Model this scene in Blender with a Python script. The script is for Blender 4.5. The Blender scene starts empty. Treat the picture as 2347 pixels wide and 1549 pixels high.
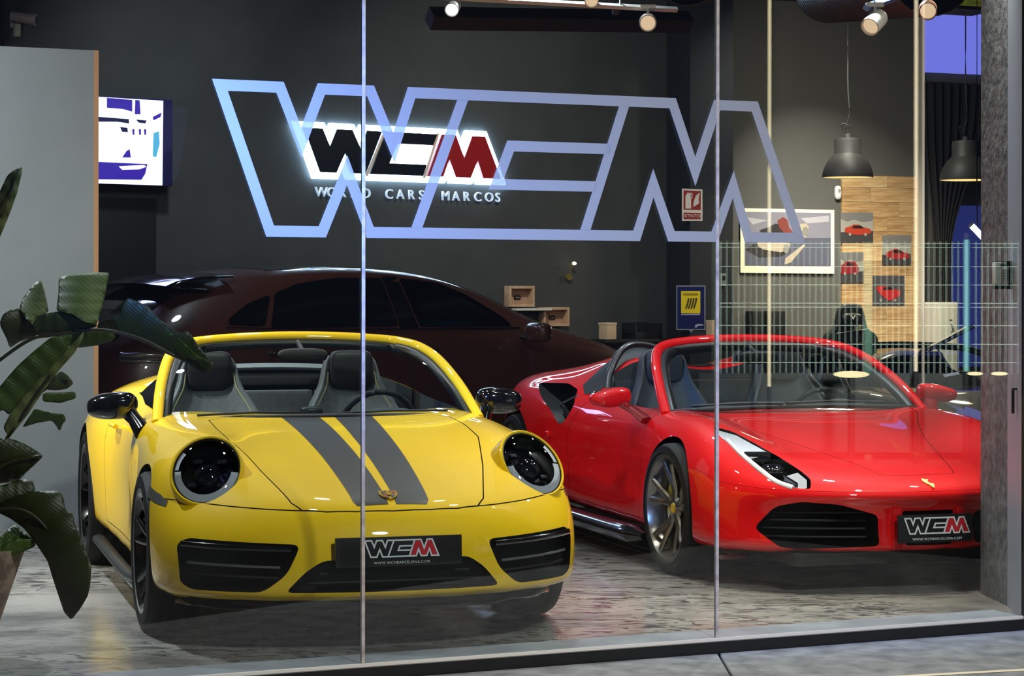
import bpy, bmesh, math, random
from mathutils import Vector, Matrix, Euler
from mathutils.bvhtree import BVHTree
from mathutils.interpolate import poly_3d_calc
R = math.radians
C = bpy.data.collections.new('showroom'); bpy.context.scene.collection.children.link(C)
scene = bpy.context.scene
# ------------------------------------------------------------------ camera
EYE = 1.465
cam_d = bpy.data.cameras.new('camera'); cam = bpy.data.objects.new('camera', cam_d); C.objects.link(cam)
cam.location = (0, 0, EYE); cam.rotation_euler = (R(90), R(-0.06), 0)
cam_d.sensor_width = 36; cam_d.lens = 36*5000/2347
cam_d.shift_y = -(774.5-668)/2347
cam_d.clip_start = .05; cam_d.clip_end = 200
scene.camera = cam
# ------------------------------------------------------------------ colour
scene.view_settings.view_transform = 'Standard'; scene.view_settings.look = 'None'
scene.view_settings.exposure = 0.0; scene.view_settings.gamma = 1; scene.view_settings.use_curve_mapping = False
scene.cycles.max_bounces = 8; scene.cycles.transparent_max_bounces = 16; scene.cycles.glossy_bounces = 5
scene.cycles.sample_clamp_indirect = 4; scene.cycles.caustics_reflective = False; scene.cycles.caustics_refractive = False
# night sky: dim blue city dusk
w = bpy.data.worlds.new('night'); scene.world = w; w.use_nodes = True
w.node_tree.nodes['Background'].inputs[0].default_value = (.10, .13, .22, 1)
w.node_tree.nodes['Background'].inputs[1].default_value = .22

def lin(c):
    return tuple((v/255/12.92 if v/255 <= .04045 else ((v/255+.055)/1.055)**2.4) for v in c)
MATS = {}
def mat(name, col=(128,128,128), rough=.5, metal=0, coat=0, emit=None, es=0, spec=.5, coat_rough=.03):
    if name in MATS: return MATS[name]
    m = bpy.data.materials.new(name); m.use_nodes = True
    b = m.node_tree.nodes['Principled BSDF']
    b.inputs['Base Color'].default_value = (*lin(col), 1); b.inputs['Roughness'].default_value = rough
    b.inputs['Metallic'].default_value = metal; b.inputs['Coat Weight'].default_value = coat
    b.inputs['Coat Roughness'].default_value = coat_rough; b.inputs['Specular IOR Level'].default_value = spec
    if emit: b.inputs['Emission Color'].default_value = (*lin(emit), 1); b.inputs['Emission Strength'].default_value = es
    MATS[name] = m; return m
def noise_mix(m, c2, scale=5, lo=.4, hi=.6, detail=6, vec=None, rough2=None, bump=0, stretch=(1,1,1), coord='Object'):
    """mix the base colour of m with a second colour through a noise mask"""
    nt = m.node_tree; b = nt.nodes['Principled BSDF']; L = nt.links
    tc = nt.nodes.new('ShaderNodeTexCoord'); mp = nt.nodes.new('ShaderNodeMapping'); mp.inputs['Scale'].default_value = stretch
    n = nt.nodes.new('ShaderNodeTexNoise'); n.inputs['Scale'].default_value = scale; n.inputs['Detail'].default_value = detail
    r = nt.nodes.new('ShaderNodeMapRange'); r.inputs[1].default_value = lo; r.inputs[2].default_value = hi
    mx = nt.nodes.new('ShaderNodeMix'); mx.data_type = 'RGBA'
    L.new(tc.outputs[coord], mp.inputs[0]); L.new(mp.outputs[0], n.inputs['Vector']); L.new(n.outputs[0], r.inputs[0])
    L.new(r.outputs[0], mx.inputs['Factor'])
    bc = b.inputs['Base Color']
    if bc.is_linked: L.new(bc.links[0].from_socket, mx.inputs['A'])
    else: mx.inputs['A'].default_value = bc.default_value
    mx.inputs['B'].default_value = (*lin(c2), 1); L.new(mx.outputs['Result'], bc)
    if rough2 is not None:
        mr = nt.nodes.new('ShaderNodeMapRange'); mr.inputs[3].default_value = b.inputs['Roughness'].default_value; mr.inputs[4].default_value = rough2
        L.new(r.outputs[0], mr.inputs[0]); L.new(mr.outputs[0], b.inputs['Roughness'])
    if bump:
        bp = nt.nodes.new('ShaderNodeBump'); bp.inputs['Strength'].default_value = bump; bp.inputs['Distance'].default_value = .01
        L.new(n.outputs[0], bp.inputs['Height']); L.new(bp.outputs[0], b.inputs['Normal'])
    return m
def glass_mat(name, refl=.07, tint=(255,255,255), rough=0.0, fres=True):
    if name in MATS: return MATS[name]
    m = bpy.data.materials.new(name); m.use_nodes = True; nt = m.node_tree; nt.nodes.clear()
    o = nt.nodes.new('ShaderNodeOutputMaterial'); mx = nt.nodes.new('ShaderNodeMixShader')
    t = nt.nodes.new('ShaderNodeBsdfTransparent'); t.inputs[0].default_value = (*lin(tint), 1)
    g = nt.nodes.new('ShaderNodeBsdfGlossy'); g.inputs['Roughness'].default_value = rough
    if fres:
        lw = nt.nodes.new('ShaderNodeLayerWeight'); lw.inputs[0].default_value = .12
        mr = nt.nodes.new('ShaderNodeMapRange'); mr.inputs[3].default_value = refl; mr.inputs[4].default_value = 1
        nt.links.new(lw.outputs['Fresnel'], mr.inputs[0])
        sub = nt.nodes.new('ShaderNodeMath'); sub.operation = 'MAXIMUM'; sub.inputs[1].default_value = refl
        nt.links.new(lw.outputs['Fresnel'], sub.inputs[0]); nt.links.new(sub.outputs[0], mx.inputs[0])
    else: mx.inputs[0].default_value = refl
    nt.links.new(t.outputs[0], mx.inputs[1]); nt.links.new(g.outputs[0], mx.inputs[2]); nt.links.new(mx.outputs[0], o.inputs[0])
    MATS[name] = m; return m

# ------------------------------------------------------------------ objects
def tag(o, label=None, cat=None, group=None, kind=None):
    if label: o['label'] = label
    if cat: o['category'] = cat
    if group: o['group'] = group
    if kind: o['kind'] = kind
    return o
def thing(name, label, cat, loc=(0,0,0), rz=0, group=None):
    o = bpy.data.objects.new(name, None); C.objects.link(o); o.location = loc; o.rotation_euler = (0,0,rz)
    o.empty_display_size = .1
    return tag(o, label, cat, group)
def link(name, me, parent=None, m=None, smooth=None):
    o = bpy.data.objects.new(name, me); C.objects.link(o)
    if m is not None and not me.materials: me.materials.append(m)
    if parent: o.parent = parent
    if smooth is not None:
        me.polygons.foreach_set('use_smooth', [True]*len(me.polygons)); me.update()
        if smooth < 179: me.set_sharp_from_angle(angle=R(smooth))
    return o
def mk(name, vs, fs, m=None, parent=None, smooth=None):
    me = bpy.data.meshes.new(name); me.from_pydata([tuple(v) for v in vs], [], fs); me.update()
    return link(name, me, parent, m, smooth)
def frombm(name, bm, m=None, parent=None, smooth=None):
    bmesh.ops.recalc_face_normals(bm, faces=bm.faces)
    me = bpy.data.meshes.new(name); bm.to_mesh(me); bm.free()
    return link(name, me, parent, m, smooth)
def box_bm(bm, c, s, rz=0, bevel=0, rot=None):
    M = Matrix.Translation(c) @ (rot.to_matrix().to_4x4() if rot else Matrix.Rotation(rz, 4, 'Z')) @ Matrix.Diagonal((*s, 1))
    r = bmesh.ops.create_cube(bm, size=1, matrix=M)
    if bevel:
        es = {e for v in r['verts'] for e in v.link_edges}
        bmesh.ops.bevel(bm, geom=list(es), offset=bevel, segments=2, affect='EDGES', profile=.7)
def box(name, c, s, m, parent=None, rz=0, bevel=0, rot=None):
    bm = bmesh.new(); box_bm(bm, c, s, rz, bevel, rot); return frombm(name, bm, m, parent, 30 if bevel else None)
def cyl_bm(bm, p0, p1, r0, r1=None, n=24, caps=True):
    p0, p1 = Vector(p0), Vector(p1); d = p1-p0; r1 = r0 if r1 is None else r1
    q = d.to_track_quat('Z', 'Y')
    bmesh.ops.create_cone(bm, cap_ends=caps, segments=n, radius1=r0, radius2=r1, depth=d.length,
                          matrix=Matrix.Translation((p0+p1)/2) @ q.to_matrix().to_4x4())
def cyl(name, p0, p1, r0, m, parent=None, r1=None, n=24, smooth=30):
    bm = bmesh.new(); cyl_bm(bm, p0, p1, r0, r1, n); return frombm(name, bm, m, parent, smooth)
def lathe_bm(bm, prof, n=32, axis='Z', M=None, a0=0, a1=2*math.pi):
    """prof: (radius, height) list around Z"""
    full = abs(a1-a0-2*math.pi) < 1e-6
    N = n if full else n+1
    rings = []
    for r, h in prof:
        ring = []
        if r < 1e-6:
            v = bm.verts.new((M @ Vector((0,0,h))) if M else (0,0,h)); ring = [v]*N
        else:
            for i in range(N):
                a = a0+(a1-a0)*i/n; p = Vector((r*math.cos(a), r*math.sin(a), h))
                ring.append(bm.verts.new(M @ p if M else p))
        rings.append(ring)
    for a, b in zip(rings, rings[1:]):
        for i in range(n):
            j = (i+1) % N
            f = []
            for v in (a[i], a[j], b[j], b[i]):
                if v not in f: f.append(v)
            if len(f) > 2:
                try: bm.faces.new(f)
                except ValueError: pass
def lathe(name, prof, m, parent=None, n=32, M=None, smooth=35, a0=0, a1=2*math.pi):
    bm = bmesh.new(); lathe_bm(bm, prof, n, M=M, a0=a0, a1=a1); return frombm(name, bm, m, parent, smooth)
def catmull(pts, n=8, closed=False):
    P = [Vector(p) for p in pts]; out = []
    m = len(P)
    for i in range(m if closed else m-1):
        if closed: a,b,c,d = P[i-1], P[i], P[(i+1)%m], P[(i+2)%m]
        else:
            b, c = P[i], P[i+1]; a = P[i-1] if i else b+(b-c); d = P[i+2] if i+2 < m else c+(c-b)
        for k in range(n):
            t = k/n
            out.append(.5*((2*b)+(c-a)*t+(2*a-5*b+4*c-d)*t*t+(3*b-a-3*c+d)*t**3))
    if not closed: out.append(P[-1].copy())
    return out
def tube_bm(bm, pts, r, n=10, flat=1.0, up=(0,0,1), closed=False, radii=None, caps=True):
    """sweep an ellipse (r wide, r*flat along up) along pts"""
    P = [Vector(p) for p in pts]; U = Vector(up); rings = []
    for i, p in enumerate(P):
        if closed: t = P[(i+1)%len(P)]-P[i-1]
        else: t = P[min(i+1,len(P)-1)]-P[max(i-1,0)]
        t.normalize(); s = t.cross(U)
        if s.length < 1e-4: s = t.cross(Vector((1,.3,0)))
        s.normalize(); u = s.cross(t).normalized()
        rr = radii[i] if radii else r
        rings.append([bm.verts.new(p + s*rr*math.cos(2*math.pi*k/n) + u*rr*flat*math.sin(2*math.pi*k/n)) for k in range(n)])
    m = len(rings)
    for i in range(m if closed else m-1):
        a, b = rings[i], rings[(i+1)%m]
        for k in range(n): bm.faces.new((a[k], a[(k+1)%n], b[(k+1)%n], b[k]))
    if caps and not closed:
        bm.faces.new(rings[0]); bm.faces.new(rings[-1])
def tube(name, pts, r, m, parent=None, n=10, flat=1.0, up=(0,0,1), closed=False, radii=None, smooth=60):
    bm = bmesh.new(); tube_bm(bm, pts, r, n, flat, up, closed, radii); return frombm(name, bm, m, parent, smooth)
def grid(name, rows, m, parent=None, smooth=180, closed=False, thick=0):
    n = len(rows[0]); vs = [v for r in rows for v in r]; fs = []
    for i in range(len(rows)-1):
        for j in range(n if closed else n-1):
            k = (j+1) % n
            fs.append((i*n+j, i*n+k, (i+1)*n+k, (i+1)*n+j))
    o = mk(name, vs, fs, m, parent, smooth)
    if thick:
        md = o.modifiers.new('s', 'SOLIDIFY'); md.thickness = thick; md.offset = 0
    return o
def prism_bm(bm, poly, lo, hi, axis='Z', holes=()):
    """extrude a 2D polygon; axis Z: (x,y), X: (y,z), Y: (x,z)"""
    def P(a, h):
        return {'Z': (a[0],a[1],h), 'X': (h,a[0],a[1]), 'Y': (a[0],h,a[1])}[axis]
    b = [bm.verts.new(P(p, lo)) for p in poly]; t = [bm.verts.new(P(p, hi)) for p in poly]; n = len(poly)
    bm.faces.new(b); bm.faces.new(t)
    for i in range(n): bm.faces.new((b[i], b[(i+1)%n], t[(i+1)%n], t[i]))
def prism(name, poly, lo, hi, m, parent=None, axis='Z', smooth=None):
    bm = bmesh.new(); prism_bm(bm, poly, lo, hi, axis); return frombm(name, bm, m, parent, smooth)
def inset(poly, d):
    """move a simple polygon's edges inward by d (mitred)"""
    n = len(poly); A = sum(poly[i][0]*poly[(i+1)%n][1]-poly[(i+1)%n][0]*poly[i][1] for i in range(n))
    s = 1 if A > 0 else -1; out = []
    for i in range(n):
        p0, p1, p2 = Vector(poly[i-1]), Vector(poly[i]), Vector(poly[(i+1)%n])
        e1 = (p1-p0).normalized(); e2 = (p2-p1).normalized()
        n1 = Vector((-e1.y, e1.x))*s; n2 = Vector((-e2.y, e2.x))*s
        b = n1+n2
        if b.length < 1e-6: b = n1.copy()
        k = d/max(.25, b.length*b.length/2)
        out.append(tuple(p1+b*k))
    return out
def roundpoly(poly, r=.02, n=4):
    out = []; m = len(poly)
    for i in range(m):
        p0, p1, p2 = Vector(poly[i-1]), Vector(poly[i]), Vector(poly[(i+1)%m])
        a, b = (p0-p1), (p2-p1); rr = min(r, a.length*.45, b.length*.45)
        A = p1+a.normalized()*rr; B = p1+b.normalized()*rr
        for k in range(n+1):
            t = k/n; out.append(tuple((1-t)**2*A+2*t*(1-t)*p1+t*t*B))
    return out
# ------------------------------------------------------------------ booleans and surface tools
def to_me(bm, mats=()):
    bmesh.ops.recalc_face_normals(bm, faces=bm.faces)
    me = bpy.data.meshes.new('tmp'); bm.to_mesh(me); bm.free()
    for m in mats: me.materials.append(m)
    return me
def boolean(a, b, op='DIFFERENCE'):
    oa = bpy.data.objects.new('ta', a); ob = bpy.data.objects.new('tb', b); C.objects.link(oa); C.objects.link(ob)
    md = oa.modifiers.new('b', 'BOOLEAN'); md.object = ob; md.operation = op; md.solver = 'EXACT'; md.material_mode = 'TRANSFER'
    dg = bpy.context.evaluated_depsgraph_get(); dg.update()
    me = bpy.data.meshes.new_from_object(oa.evaluated_get(dg))
    bpy.data.objects.remove(oa); bpy.data.objects.remove(ob)
    return me
def subsurf(me, lv=3):
    o = bpy.data.objects.new('ts', me); C.objects.link(o)
    md = o.modifiers.new('s', 'SUBSURF'); md.levels = lv; md.render_levels = lv
    dg = bpy.context.evaluated_depsgraph_get(); dg.update()
    r = bpy.data.meshes.new_from_object(o.evaluated_get(dg)); bpy.data.objects.remove(o); return r
class Surf:
    """smooth reference surface: nearest point, interpolated normal, ray casts"""
    def __init__(s, me):
        s.vs = [v.co.copy() for v in me.vertices]; s.ns = [v.normal.copy() for v in me.vertices]
        s.ps = [tuple(p.vertices) for p in me.polygons]; s.t = BVHTree.FromPolygons(s.vs, s.ps)
    def normal(s, co, idx):
        p = s.ps[idx]; wts = poly_3d_calc([s.vs[i] for i in p], co); n = Vector((0,0,0))
        for wv, i in zip(wts, p): n += s.ns[i]*wv
        return n.normalized()
    def near(s, co):
        l, n, i, d = s.t.find_nearest(co); return l, s.normal(l, i), d
    def ray(s, o, d):
        l, n, i, dist = s.t.ray_cast(Vector(o), Vector(d).normalized())
        return (None, None) if l is None else (l, s.normal(l, i))
def fixnormals(me, surf, tol=.004):
    me.polygons.foreach_set('use_smooth', [True]*len(me.polygons))
    cache = {}; ln = [None]*len(me.loops)
    for p in me.polygons:
        fn = p.normal
        for li in p.loop_indices:
            vi = me.loops[li].vertex_index
            if vi not in cache:
                _, n, d = surf.near(me.vertices[vi].co); cache[vi] = (n, d)
            n, d = cache[vi]
            ln[li] = n if (d < tol and n.dot(fn) > .75) else fn
    me.normals_split_custom_set(ln)
def islands(bm):
    bm.faces.ensure_lookup_table(); bm.faces.index_update(); seen = set(); out = []; small = set()
    for f in bm.faces:
        if f.index in seen: continue
        st = [f]; seen.add(f.index); cur = {f.index}
        while st:
            x = st.pop()
            for v in x.verts:
                for g in v.link_faces:
                    if g.index not in seen: seen.add(g.index); cur.add(g.index); st.append(g)
        (small.update(cur) if len(cur) < 3 else out.append(cur))
    if small: (out[0].update(small) if out else out.append(small))
    return out
def split_mat(me, keep, name, parent, surf=None):
    """move faces of each material not in keep to an own object; returns dict material name -> object"""
    out = {}
    for k, m in enumerate(me.materials):
        bm = bmesh.new(); bm.from_mesh(me)
        dele = [f for f in bm.faces if f.material_index != k]
        if len(dele) == len(bm.faces): bm.free(); continue
        bmesh.ops.delete(bm, geom=dele, context='FACES')
        for f in bm.faces: f.material_index = 0
        nm = keep.get(m.name, m.name)
        isl = islands(bm) if k else [None]
        for q, fset in enumerate(isl):
            b2 = bm.copy()
            if fset is not None:
                b2.faces.ensure_lookup_table(); bmesh.ops.delete(b2, geom=[f for f in b2.faces if f.index not in fset], context='FACES')
            mm = bpy.data.meshes.new(name); b2.to_mesh(mm); b2.free(); mm.materials.append(m)
            if surf: fixnormals(mm, surf)
            out[m.name if not q else m.name+'/%d' % q] = link(nm, mm, parent)
        bm.free()
    return out
def decal(name, surf, poly, direc, m, parent, off=.0015, step=.03, origin=3.0, thick=0):
    """lay a polygon (given in the plane across direc) onto the surface. direc 'Z-': poly (x,y); 'X-': poly (y,z); 'Y+': looking from -y (x,z); 'Y-': from +y"""
    bm = bmesh.new()
    ax = direc[0]
    def P(a): return {'Z': (a[0],a[1],0), 'X': (0,a[0],a[1]), 'Y': (a[0],0,a[1])}[ax]
    f = bm.faces.new([bm.verts.new(P(a)) for a in poly])
    for c in ([0,1] if ax == 'Z' else [1,2] if ax == 'X' else [0,2]):
        vals = [v.co[c] for v in bm.verts]; lo, hi = min(vals), max(vals)
        n = int((hi-lo)/step)
        for k in range(1, n+1):
            q = [0,0,0]; q[c] = lo+(hi-lo)*k/(n+1); nn = [0,0,0]; nn[c] = 1
            bmesh.ops.bisect_plane(bm, geom=bm.verts[:]+bm.edges[:]+bm.faces[:], plane_co=q, plane_no=nn)
    ci = 'XYZ'.index(ax); sg = 1 if direc[1] == '-' else -1
    d = [0,0,0]; d[ci] = -sg
    norm = {}
    for v in bm.verts:
        o = v.co.copy(); o[ci] = sg*origin
        l, n = surf.ray(o, d)
        if l is None:
            l, n, _ = surf.near(v.co)
        v.co = l+n*off
    bmesh.ops.triangulate(bm, faces=bm.faces[:])
    bm.normal_update()
    me = bpy.data.meshes.new(name); bm.to_mesh(me); bm.free()
    # orient outward
    flip = sum(p.normal.dot(surf.near(p.center)[1]) for p in list(me.polygons)[:20]) < 0
    if flip: me.flip_normals()
    me.polygons.foreach_set('use_smooth', [True]*len(me.polygons))
    me.normals_split_custom_set_from_vertices([surf.near(v.co)[1] for v in me.vertices])
    o = link(name, me, parent, m)
    if thick:
        md = o.modifiers.new('s', 'SOLIDIFY'); md.thickness = thick; md.offset = -1
    return o
def cage(front, side, rear, lv=3):
    """front/rear: per column j=0..M  [T, W1..WK] as (x,y,z).  side: per station (x, [T0..TM (y,z)], [W1..WK (y,z)]) """
    M = len(front)-1; cols = []; K = len(front[0])-1
    T = [[Vector(front[j][0]) for j in range(M+1)]]
    for x, tp, wl in side: T.append([Vector((x,)+tuple(p)) if len(p) == 2 else Vector(p) for p in tp])
    T.append([Vector(rear[j][0]) for j in range(M+1)])
    for j in range(M+1): cols.append([Vector(p) for p in front[j]])
    for x, tp, wl in side:
        t = tp[M]; cols.append([Vector((x,)+tuple(t)) if len(t) == 2 else Vector(t)] + [Vector((x,)+tuple(p)) if len(p) == 2 else Vector(p) for p in wl])
    for j in range(M, -1, -1): cols.append([Vector(p) for p in rear[j]])
    vs = []; ix = {}
    def V(p):
        k = (round(p.x,4), round(p.y,4), round(p.z,4))
        if k not in ix: ix[k] = len(vs); vs.append(k)
        return ix[k]
    fs = []
    for s in (1, -1):
        m = lambda p: V(Vector((p.x, p.y*s, p.z)))
        def add(a):
            f = [m(p) for p in a]
            if s < 0: f.reverse()
            f2 = []
            for q in f:
                if q not in f2: f2.append(q)
            if len(f2) > 2: fs.append(f2)
        for i in range(len(T)-1):
            for j in range(M): add((T[i][j], T[i+1][j], T[i+1][j+1], T[i][j+1])[::-1])
        for c in range(len(cols)-1):
            for k in range(K): add((cols[c][k], cols[c][k+1], cols[c+1][k+1], cols[c+1][k])[::-1])
    bot = [V(c[K]) for c in cols] + [V(Vector((c[K].x, -c[K].y, c[K].z))) for c in cols[::-1]]
    b2 = []
    for q in bot:
        if q not in b2: b2.append(q)
    fs.append(b2)
    bm = bmesh.new(); bv = [bm.verts.new(v) for v in vs]
    for f in fs:
        try: bm.faces.new([bv[q] for q in f])
        except ValueError: pass
    bmesh.ops.recalc_face_normals(bm, faces=bm.faces)
    me = bpy.data.meshes.new('cage'); bm.to_mesh(me); bm.free()
    return subsurf(me, lv)
def ring_outline(poly, gap):  # outward offset
    return inset(poly, -gap)
def cutout(bm_fn, mats):  # helper: cutter mesh from builder
    bm = bmesh.new(); bm_fn(bm); return to_me(bm, mats)
def text_me(txt, size, extrude=0, spacing=1, align='CENTER', shear=0, bold=0):
    cu = bpy.data.curves.new('t', 'FONT'); cu.body = txt; cu.size = size; cu.extrude = extrude; cu.align_x = align; cu.align_y = 'CENTER'
    cu.space_character = spacing; cu.shear = shear; cu.resolution_u = 3; cu.offset = bold
    o = bpy.data.objects.new('t', cu); C.objects.link(o)
    dg = bpy.context.evaluated_depsgraph_get(); dg.update()
    me = bpy.data.meshes.new_from_object(o.evaluated_get(dg)); bpy.data.objects.remove(o)
    me.materials.clear(); return me
def text(name, txt, size, m, parent, loc, rot=(R(90),0,0), extrude=0, **k):
    me = text_me(txt, size, extrude, **k); o = link(name, me, parent, m); o.location = loc; o.rotation_euler = rot; return o
# ------------------------------------------------------------------ frames of reference
def wallframe(y0, k):
    a = math.atan(k); g = Vector((math.cos(a), math.sin(a), 0)); n = Vector((-g.y, g.x, 0))
    return Vector((0, y0, 0)), g, n, a
GP, GG, GN, GA = wallframe(8.54, 1/2.25)      # shop window plane
AP, AG, AN, AA = wallframe(19.6, 1/1.4)       # back wall with the sign
BP, BG, BN, BA = wallframe(20.6, 1/2.6)       # back wall with the pictures
def fr(F, u, d, z): return F[0]+F[1]*u+F[2]*d+Vector((0,0,z))
G = (GP, GG, GN, GA); A = (AP, AG, AN, AA); Bf = (BP, BG, BN, BA)
def at(px, py, Y):
    x = px-1173.5; y = py-774.5
    return Vector(((x+.001*y)/5000*Y, Y, EYE-(y-.001*x+106.5)/5000*Y))
def on(F, px, py, d=0):
    """point of the vertical plane F (shifted by d along its normal) seen at the pixel; returns (u, z)"""
    x = px-1173.5; y = py-774.5; a = (x+.001*y)/5000; b = -(y-.001*x+106.5)/5000
    P0 = F[0]+F[2]*d; r = Vector((a, 1, b)); t = P0.dot(F[2])/r.dot(F[2]); P = r*t
    return (P-P0).dot(F[1]), P.z+EYE
def fbox(name, F, u0, u1, d0, d1, z0, z1, m, parent=None, bevel=0):
    o = box(name, (0,0,0), (abs(u1-u0), abs(d1-d0), abs(z1-z0)), m, None, 0, bevel)
    c = fr(F, (u0+u1)/2, (d0+d1)/2, (z0+z1)/2)
    o.location = c; o.rotation_euler = (0,0,F[3])
    if parent:
        bpy.context.view_layer.update(); o.parent = parent; o.matrix_parent_inverse = parent.matrix_world.inverted()
    return o
def structure(o): o['kind'] = 'structure'; return o
def fthing(name, label, cat, F, u, d, z, group=None): return thing(name, label, cat, fr(F, u, d, z), F[3], group)
# ------------------------------------------------------------------ lights of the showroom
def area(loc, aim, power, size, col=(1,1,1), spread=160, shape='DISK', sy=None):
    ld = bpy.data.lights.new('lamp_light', 'AREA'); ld.shape = shape; ld.size = size; ld.energy = power; ld.color = col; ld.spread = R(spread)
    if sy: ld.shape = 'RECTANGLE'; ld.size_y = sy
    o = bpy.data.objects.new('lamp_light', ld); C.objects.link(o); o.location = loc
    o.rotation_euler = (Vector(aim)-Vector(loc)).to_track_quat('-Z', 'Y').to_euler(); return o
WARM = (1,.93,.82); COOL = (.86,.92,1)
# ceiling track spots (most above the frame); last one an added side lamp
# (position, aim, watts, colour, spread)
SPOTS = [((-3.0,10.2,3.7),(-2.5,10.2,0),70,COOL,90),((-.9,11.3,3.8),(-.7,10.4,.8),11,WARM,110),((.35,10.9,3.8),(.2,10.4,.6),10,WARM,100),
         ((.9,9.9,3.8),(.75,9.9,0),18,WARM,60),((2.2,10.2,3.8),(1.9,10.0,0),13,WARM,60),
         ((-2.2,12.6,3.9),(-1.6,11.8,.6),26,COOL,110),((2.0,12.6,3.8),(1.8,11.8,.8),31,COOL,110),((3.2,12.0,3.8),(2.6,11.6,.6),26,WARM,110),
         ((-3.3,11.2,3.7),(-3.2,13.7,1.0),26,COOL,110),((.2,14.2,3.9),(.6,13.0,.8),26,COOL,110),((-.9,8.9,3.75),(-.6,9.7,.8),4,WARM,110),((2.2,9.9,3.75),(2.2,10.9,.5),4,WARM,110),
         ((-3.7,10.0,2.6),(-1.9,11.2,.6),17,WARM,60)]  # unseen low lamp added to brighten the yellow car's flank
for l, a_, p_, c_, s_ in SPOTS: area(l, a_, p_, .13, c_, s_)
# wall washers
area((-2.2,15.6,3.9), (-1.6,18.4,1.6), 27, .3, COOL, 130)
area((.6,16.9,3.9), (.7,20.0,1.4), 38, .3, WARM, 130)
area((3.2,19.2,3.9), (3.2,21.9,1.6), 20, .3, WARM, 130)
area((3.0,19.7,3.9), (3.15,21.8,1.7), 24, .12, WARM, 62)  # added unseen spot, brightens the timber and the framed picture
# street lighting in front of the shop, and an added blue lamp
area((2.5,3.0,5.5), (1.2,8.0,0), 140, .6, (1,.975,.93), 90)
area((-2.7,6.5,2.7), (-1.15,8.05,2.0), 60, .4, (.16,.34,1), 40)  # added unseen lamp that tints the left of the window logo blue
# ------------------------------------------------------------------ room shell
conc = mat('polished_concrete', (150,145,140), .16, spec=.6)
noise_mix(conc, (92,88,84), 1.6, .42, .68, 12, rough2=.30, stretch=(1,2.2,1))
def floor_extra(m):
    nt = m.node_tree; b = nt.nodes['Principled BSDF']; L = nt.links
    tc = nt.nodes.new('ShaderNodeTexCoord'); mp = nt.nodes.new('ShaderNodeMapping'); mp.inputs['Scale'].default_value = (1.1,3.2,1); mp.inputs['Rotation'].default_value = (0,0,.35)
    n = nt.nodes.new('ShaderNodeTexNoise'); n.inputs['Scale'].default_value = 6; n.inputs['Detail'].default_value = 9; n.inputs['Distortion'].default_value = 1.6
    r = nt.nodes.new('ShaderNodeValToRGB'); r.color_ramp.elements[0].position = .53; r.color_ramp.elements[1].position = .58
    n2 = nt.nodes.new('ShaderNodeTexNoise'); n2.inputs['Scale'].default_value = .7
    r2 = nt.nodes.new('ShaderNodeMapRange'); r2.inputs[1].default_value = .36; r2.inputs[2].default_value = .52
    mul = nt.nodes.new('ShaderNodeMath'); mul.operation = 'MULTIPLY'
    mx = nt.nodes.new('ShaderNodeMix'); mx.data_type = 'RGBA'; mx.inputs['B'].default_value = (*lin((52,49,50)),1)
    L.new(tc.outputs['Object'], mp.inputs[0]); L.new(mp.outputs[0], n.inputs['Vector']); L.new(n.outputs[0], r.inputs[0]); L.new(tc.outputs['Object'], n2.inputs['Vector'])
    L.new(n2.outputs[0], r2.inputs[0]); L.new(r.outputs[0], mul.inputs[0]); L.new(r2.outputs[0], mul.inputs[1]); L.new(mul.outputs[0], mx.inputs['Factor'])
    L.new(b.inputs['Base Color'].links[0].from_socket, mx.inputs['A']); L.new(mx.outputs['Result'], b.inputs['Base Color'])
floor_extra(conc)
poly = [fr(G,-4.2,.04,0), fr(G,7,.04,0), Vector((9,26,0)), Vector((-8,26,0))]
structure(prism('floor', [(p.x,p.y) for p in poly], -.15, 0, conc))
structure(prism('ceiling', [(p.x,p.y) for p in poly], 4.35, 4.5, mat('ceiling_black', (16,16,17), .9)))
wallm = mat('wall_charcoal', (62,64,64), .75); noise_mix(wallm, (55,57,58), 3, .35, .65)
structure(fbox('wall_back', A, -6.2, 2.35, 0, .2, 0, 4.4, wallm))
structure(fbox('wall_rear', Bf, 2.0, 7.5, 0, .2, 0, 4.4, mat('wall_warm_grey', (84,82,76), .75)))
structure(box('wall_left', (-3.99,11.7,2.2), (.16,10.2,4.4), mat('wall_dark', (24,26,28), .8)))
structure(box('wall_right', (6.0,17.5,2.2), (.16,12.0,4.4), mat('wall_dark')))
# dark column between the two back walls
colm = mat('column_navy', (26,29,36), .6)
uc0, _ = on(Bf, 1582, 600, -1.0); uc1, _ = on(Bf, 1680, 600, -1.0)
structure(fbox('trim_1', Bf, uc0, uc1, -1.0, 0.1, 0, 4.35, colm))
# dark flat rectangle on the back wall
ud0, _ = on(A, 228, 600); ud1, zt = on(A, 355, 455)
dr = structure(fbox('dark_panel', A, ud0-.4, ud1, -.03, .01, 0.0, zt, mat('panel_black', (22,23,24), .5), bevel=.01))
# partition on the left
PF = wallframe(13.75+2.6/2.25, 1/2.25)
up, zp = on(PF, 226, 116)
pt_ = thing('partition_panel', 'tall light grey freestanding partition with a timber edge at far left', 'partition', fr(PF, up-.7, .05, 0), PF[3])
pm = mat('partition_grey', (158,163,168), .6); noise_mix(pm, (150,156,162), 2, .35, .65)
fbox('panel', PF, up-1.42, up-.03, 0, .10, 0, zp, pm, pt_)
fbox('edge_strip', PF, up-.03, up, -.003, .103, 0, zp, mat('edge_timber', (214,160,118), .5), pt_)
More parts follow.
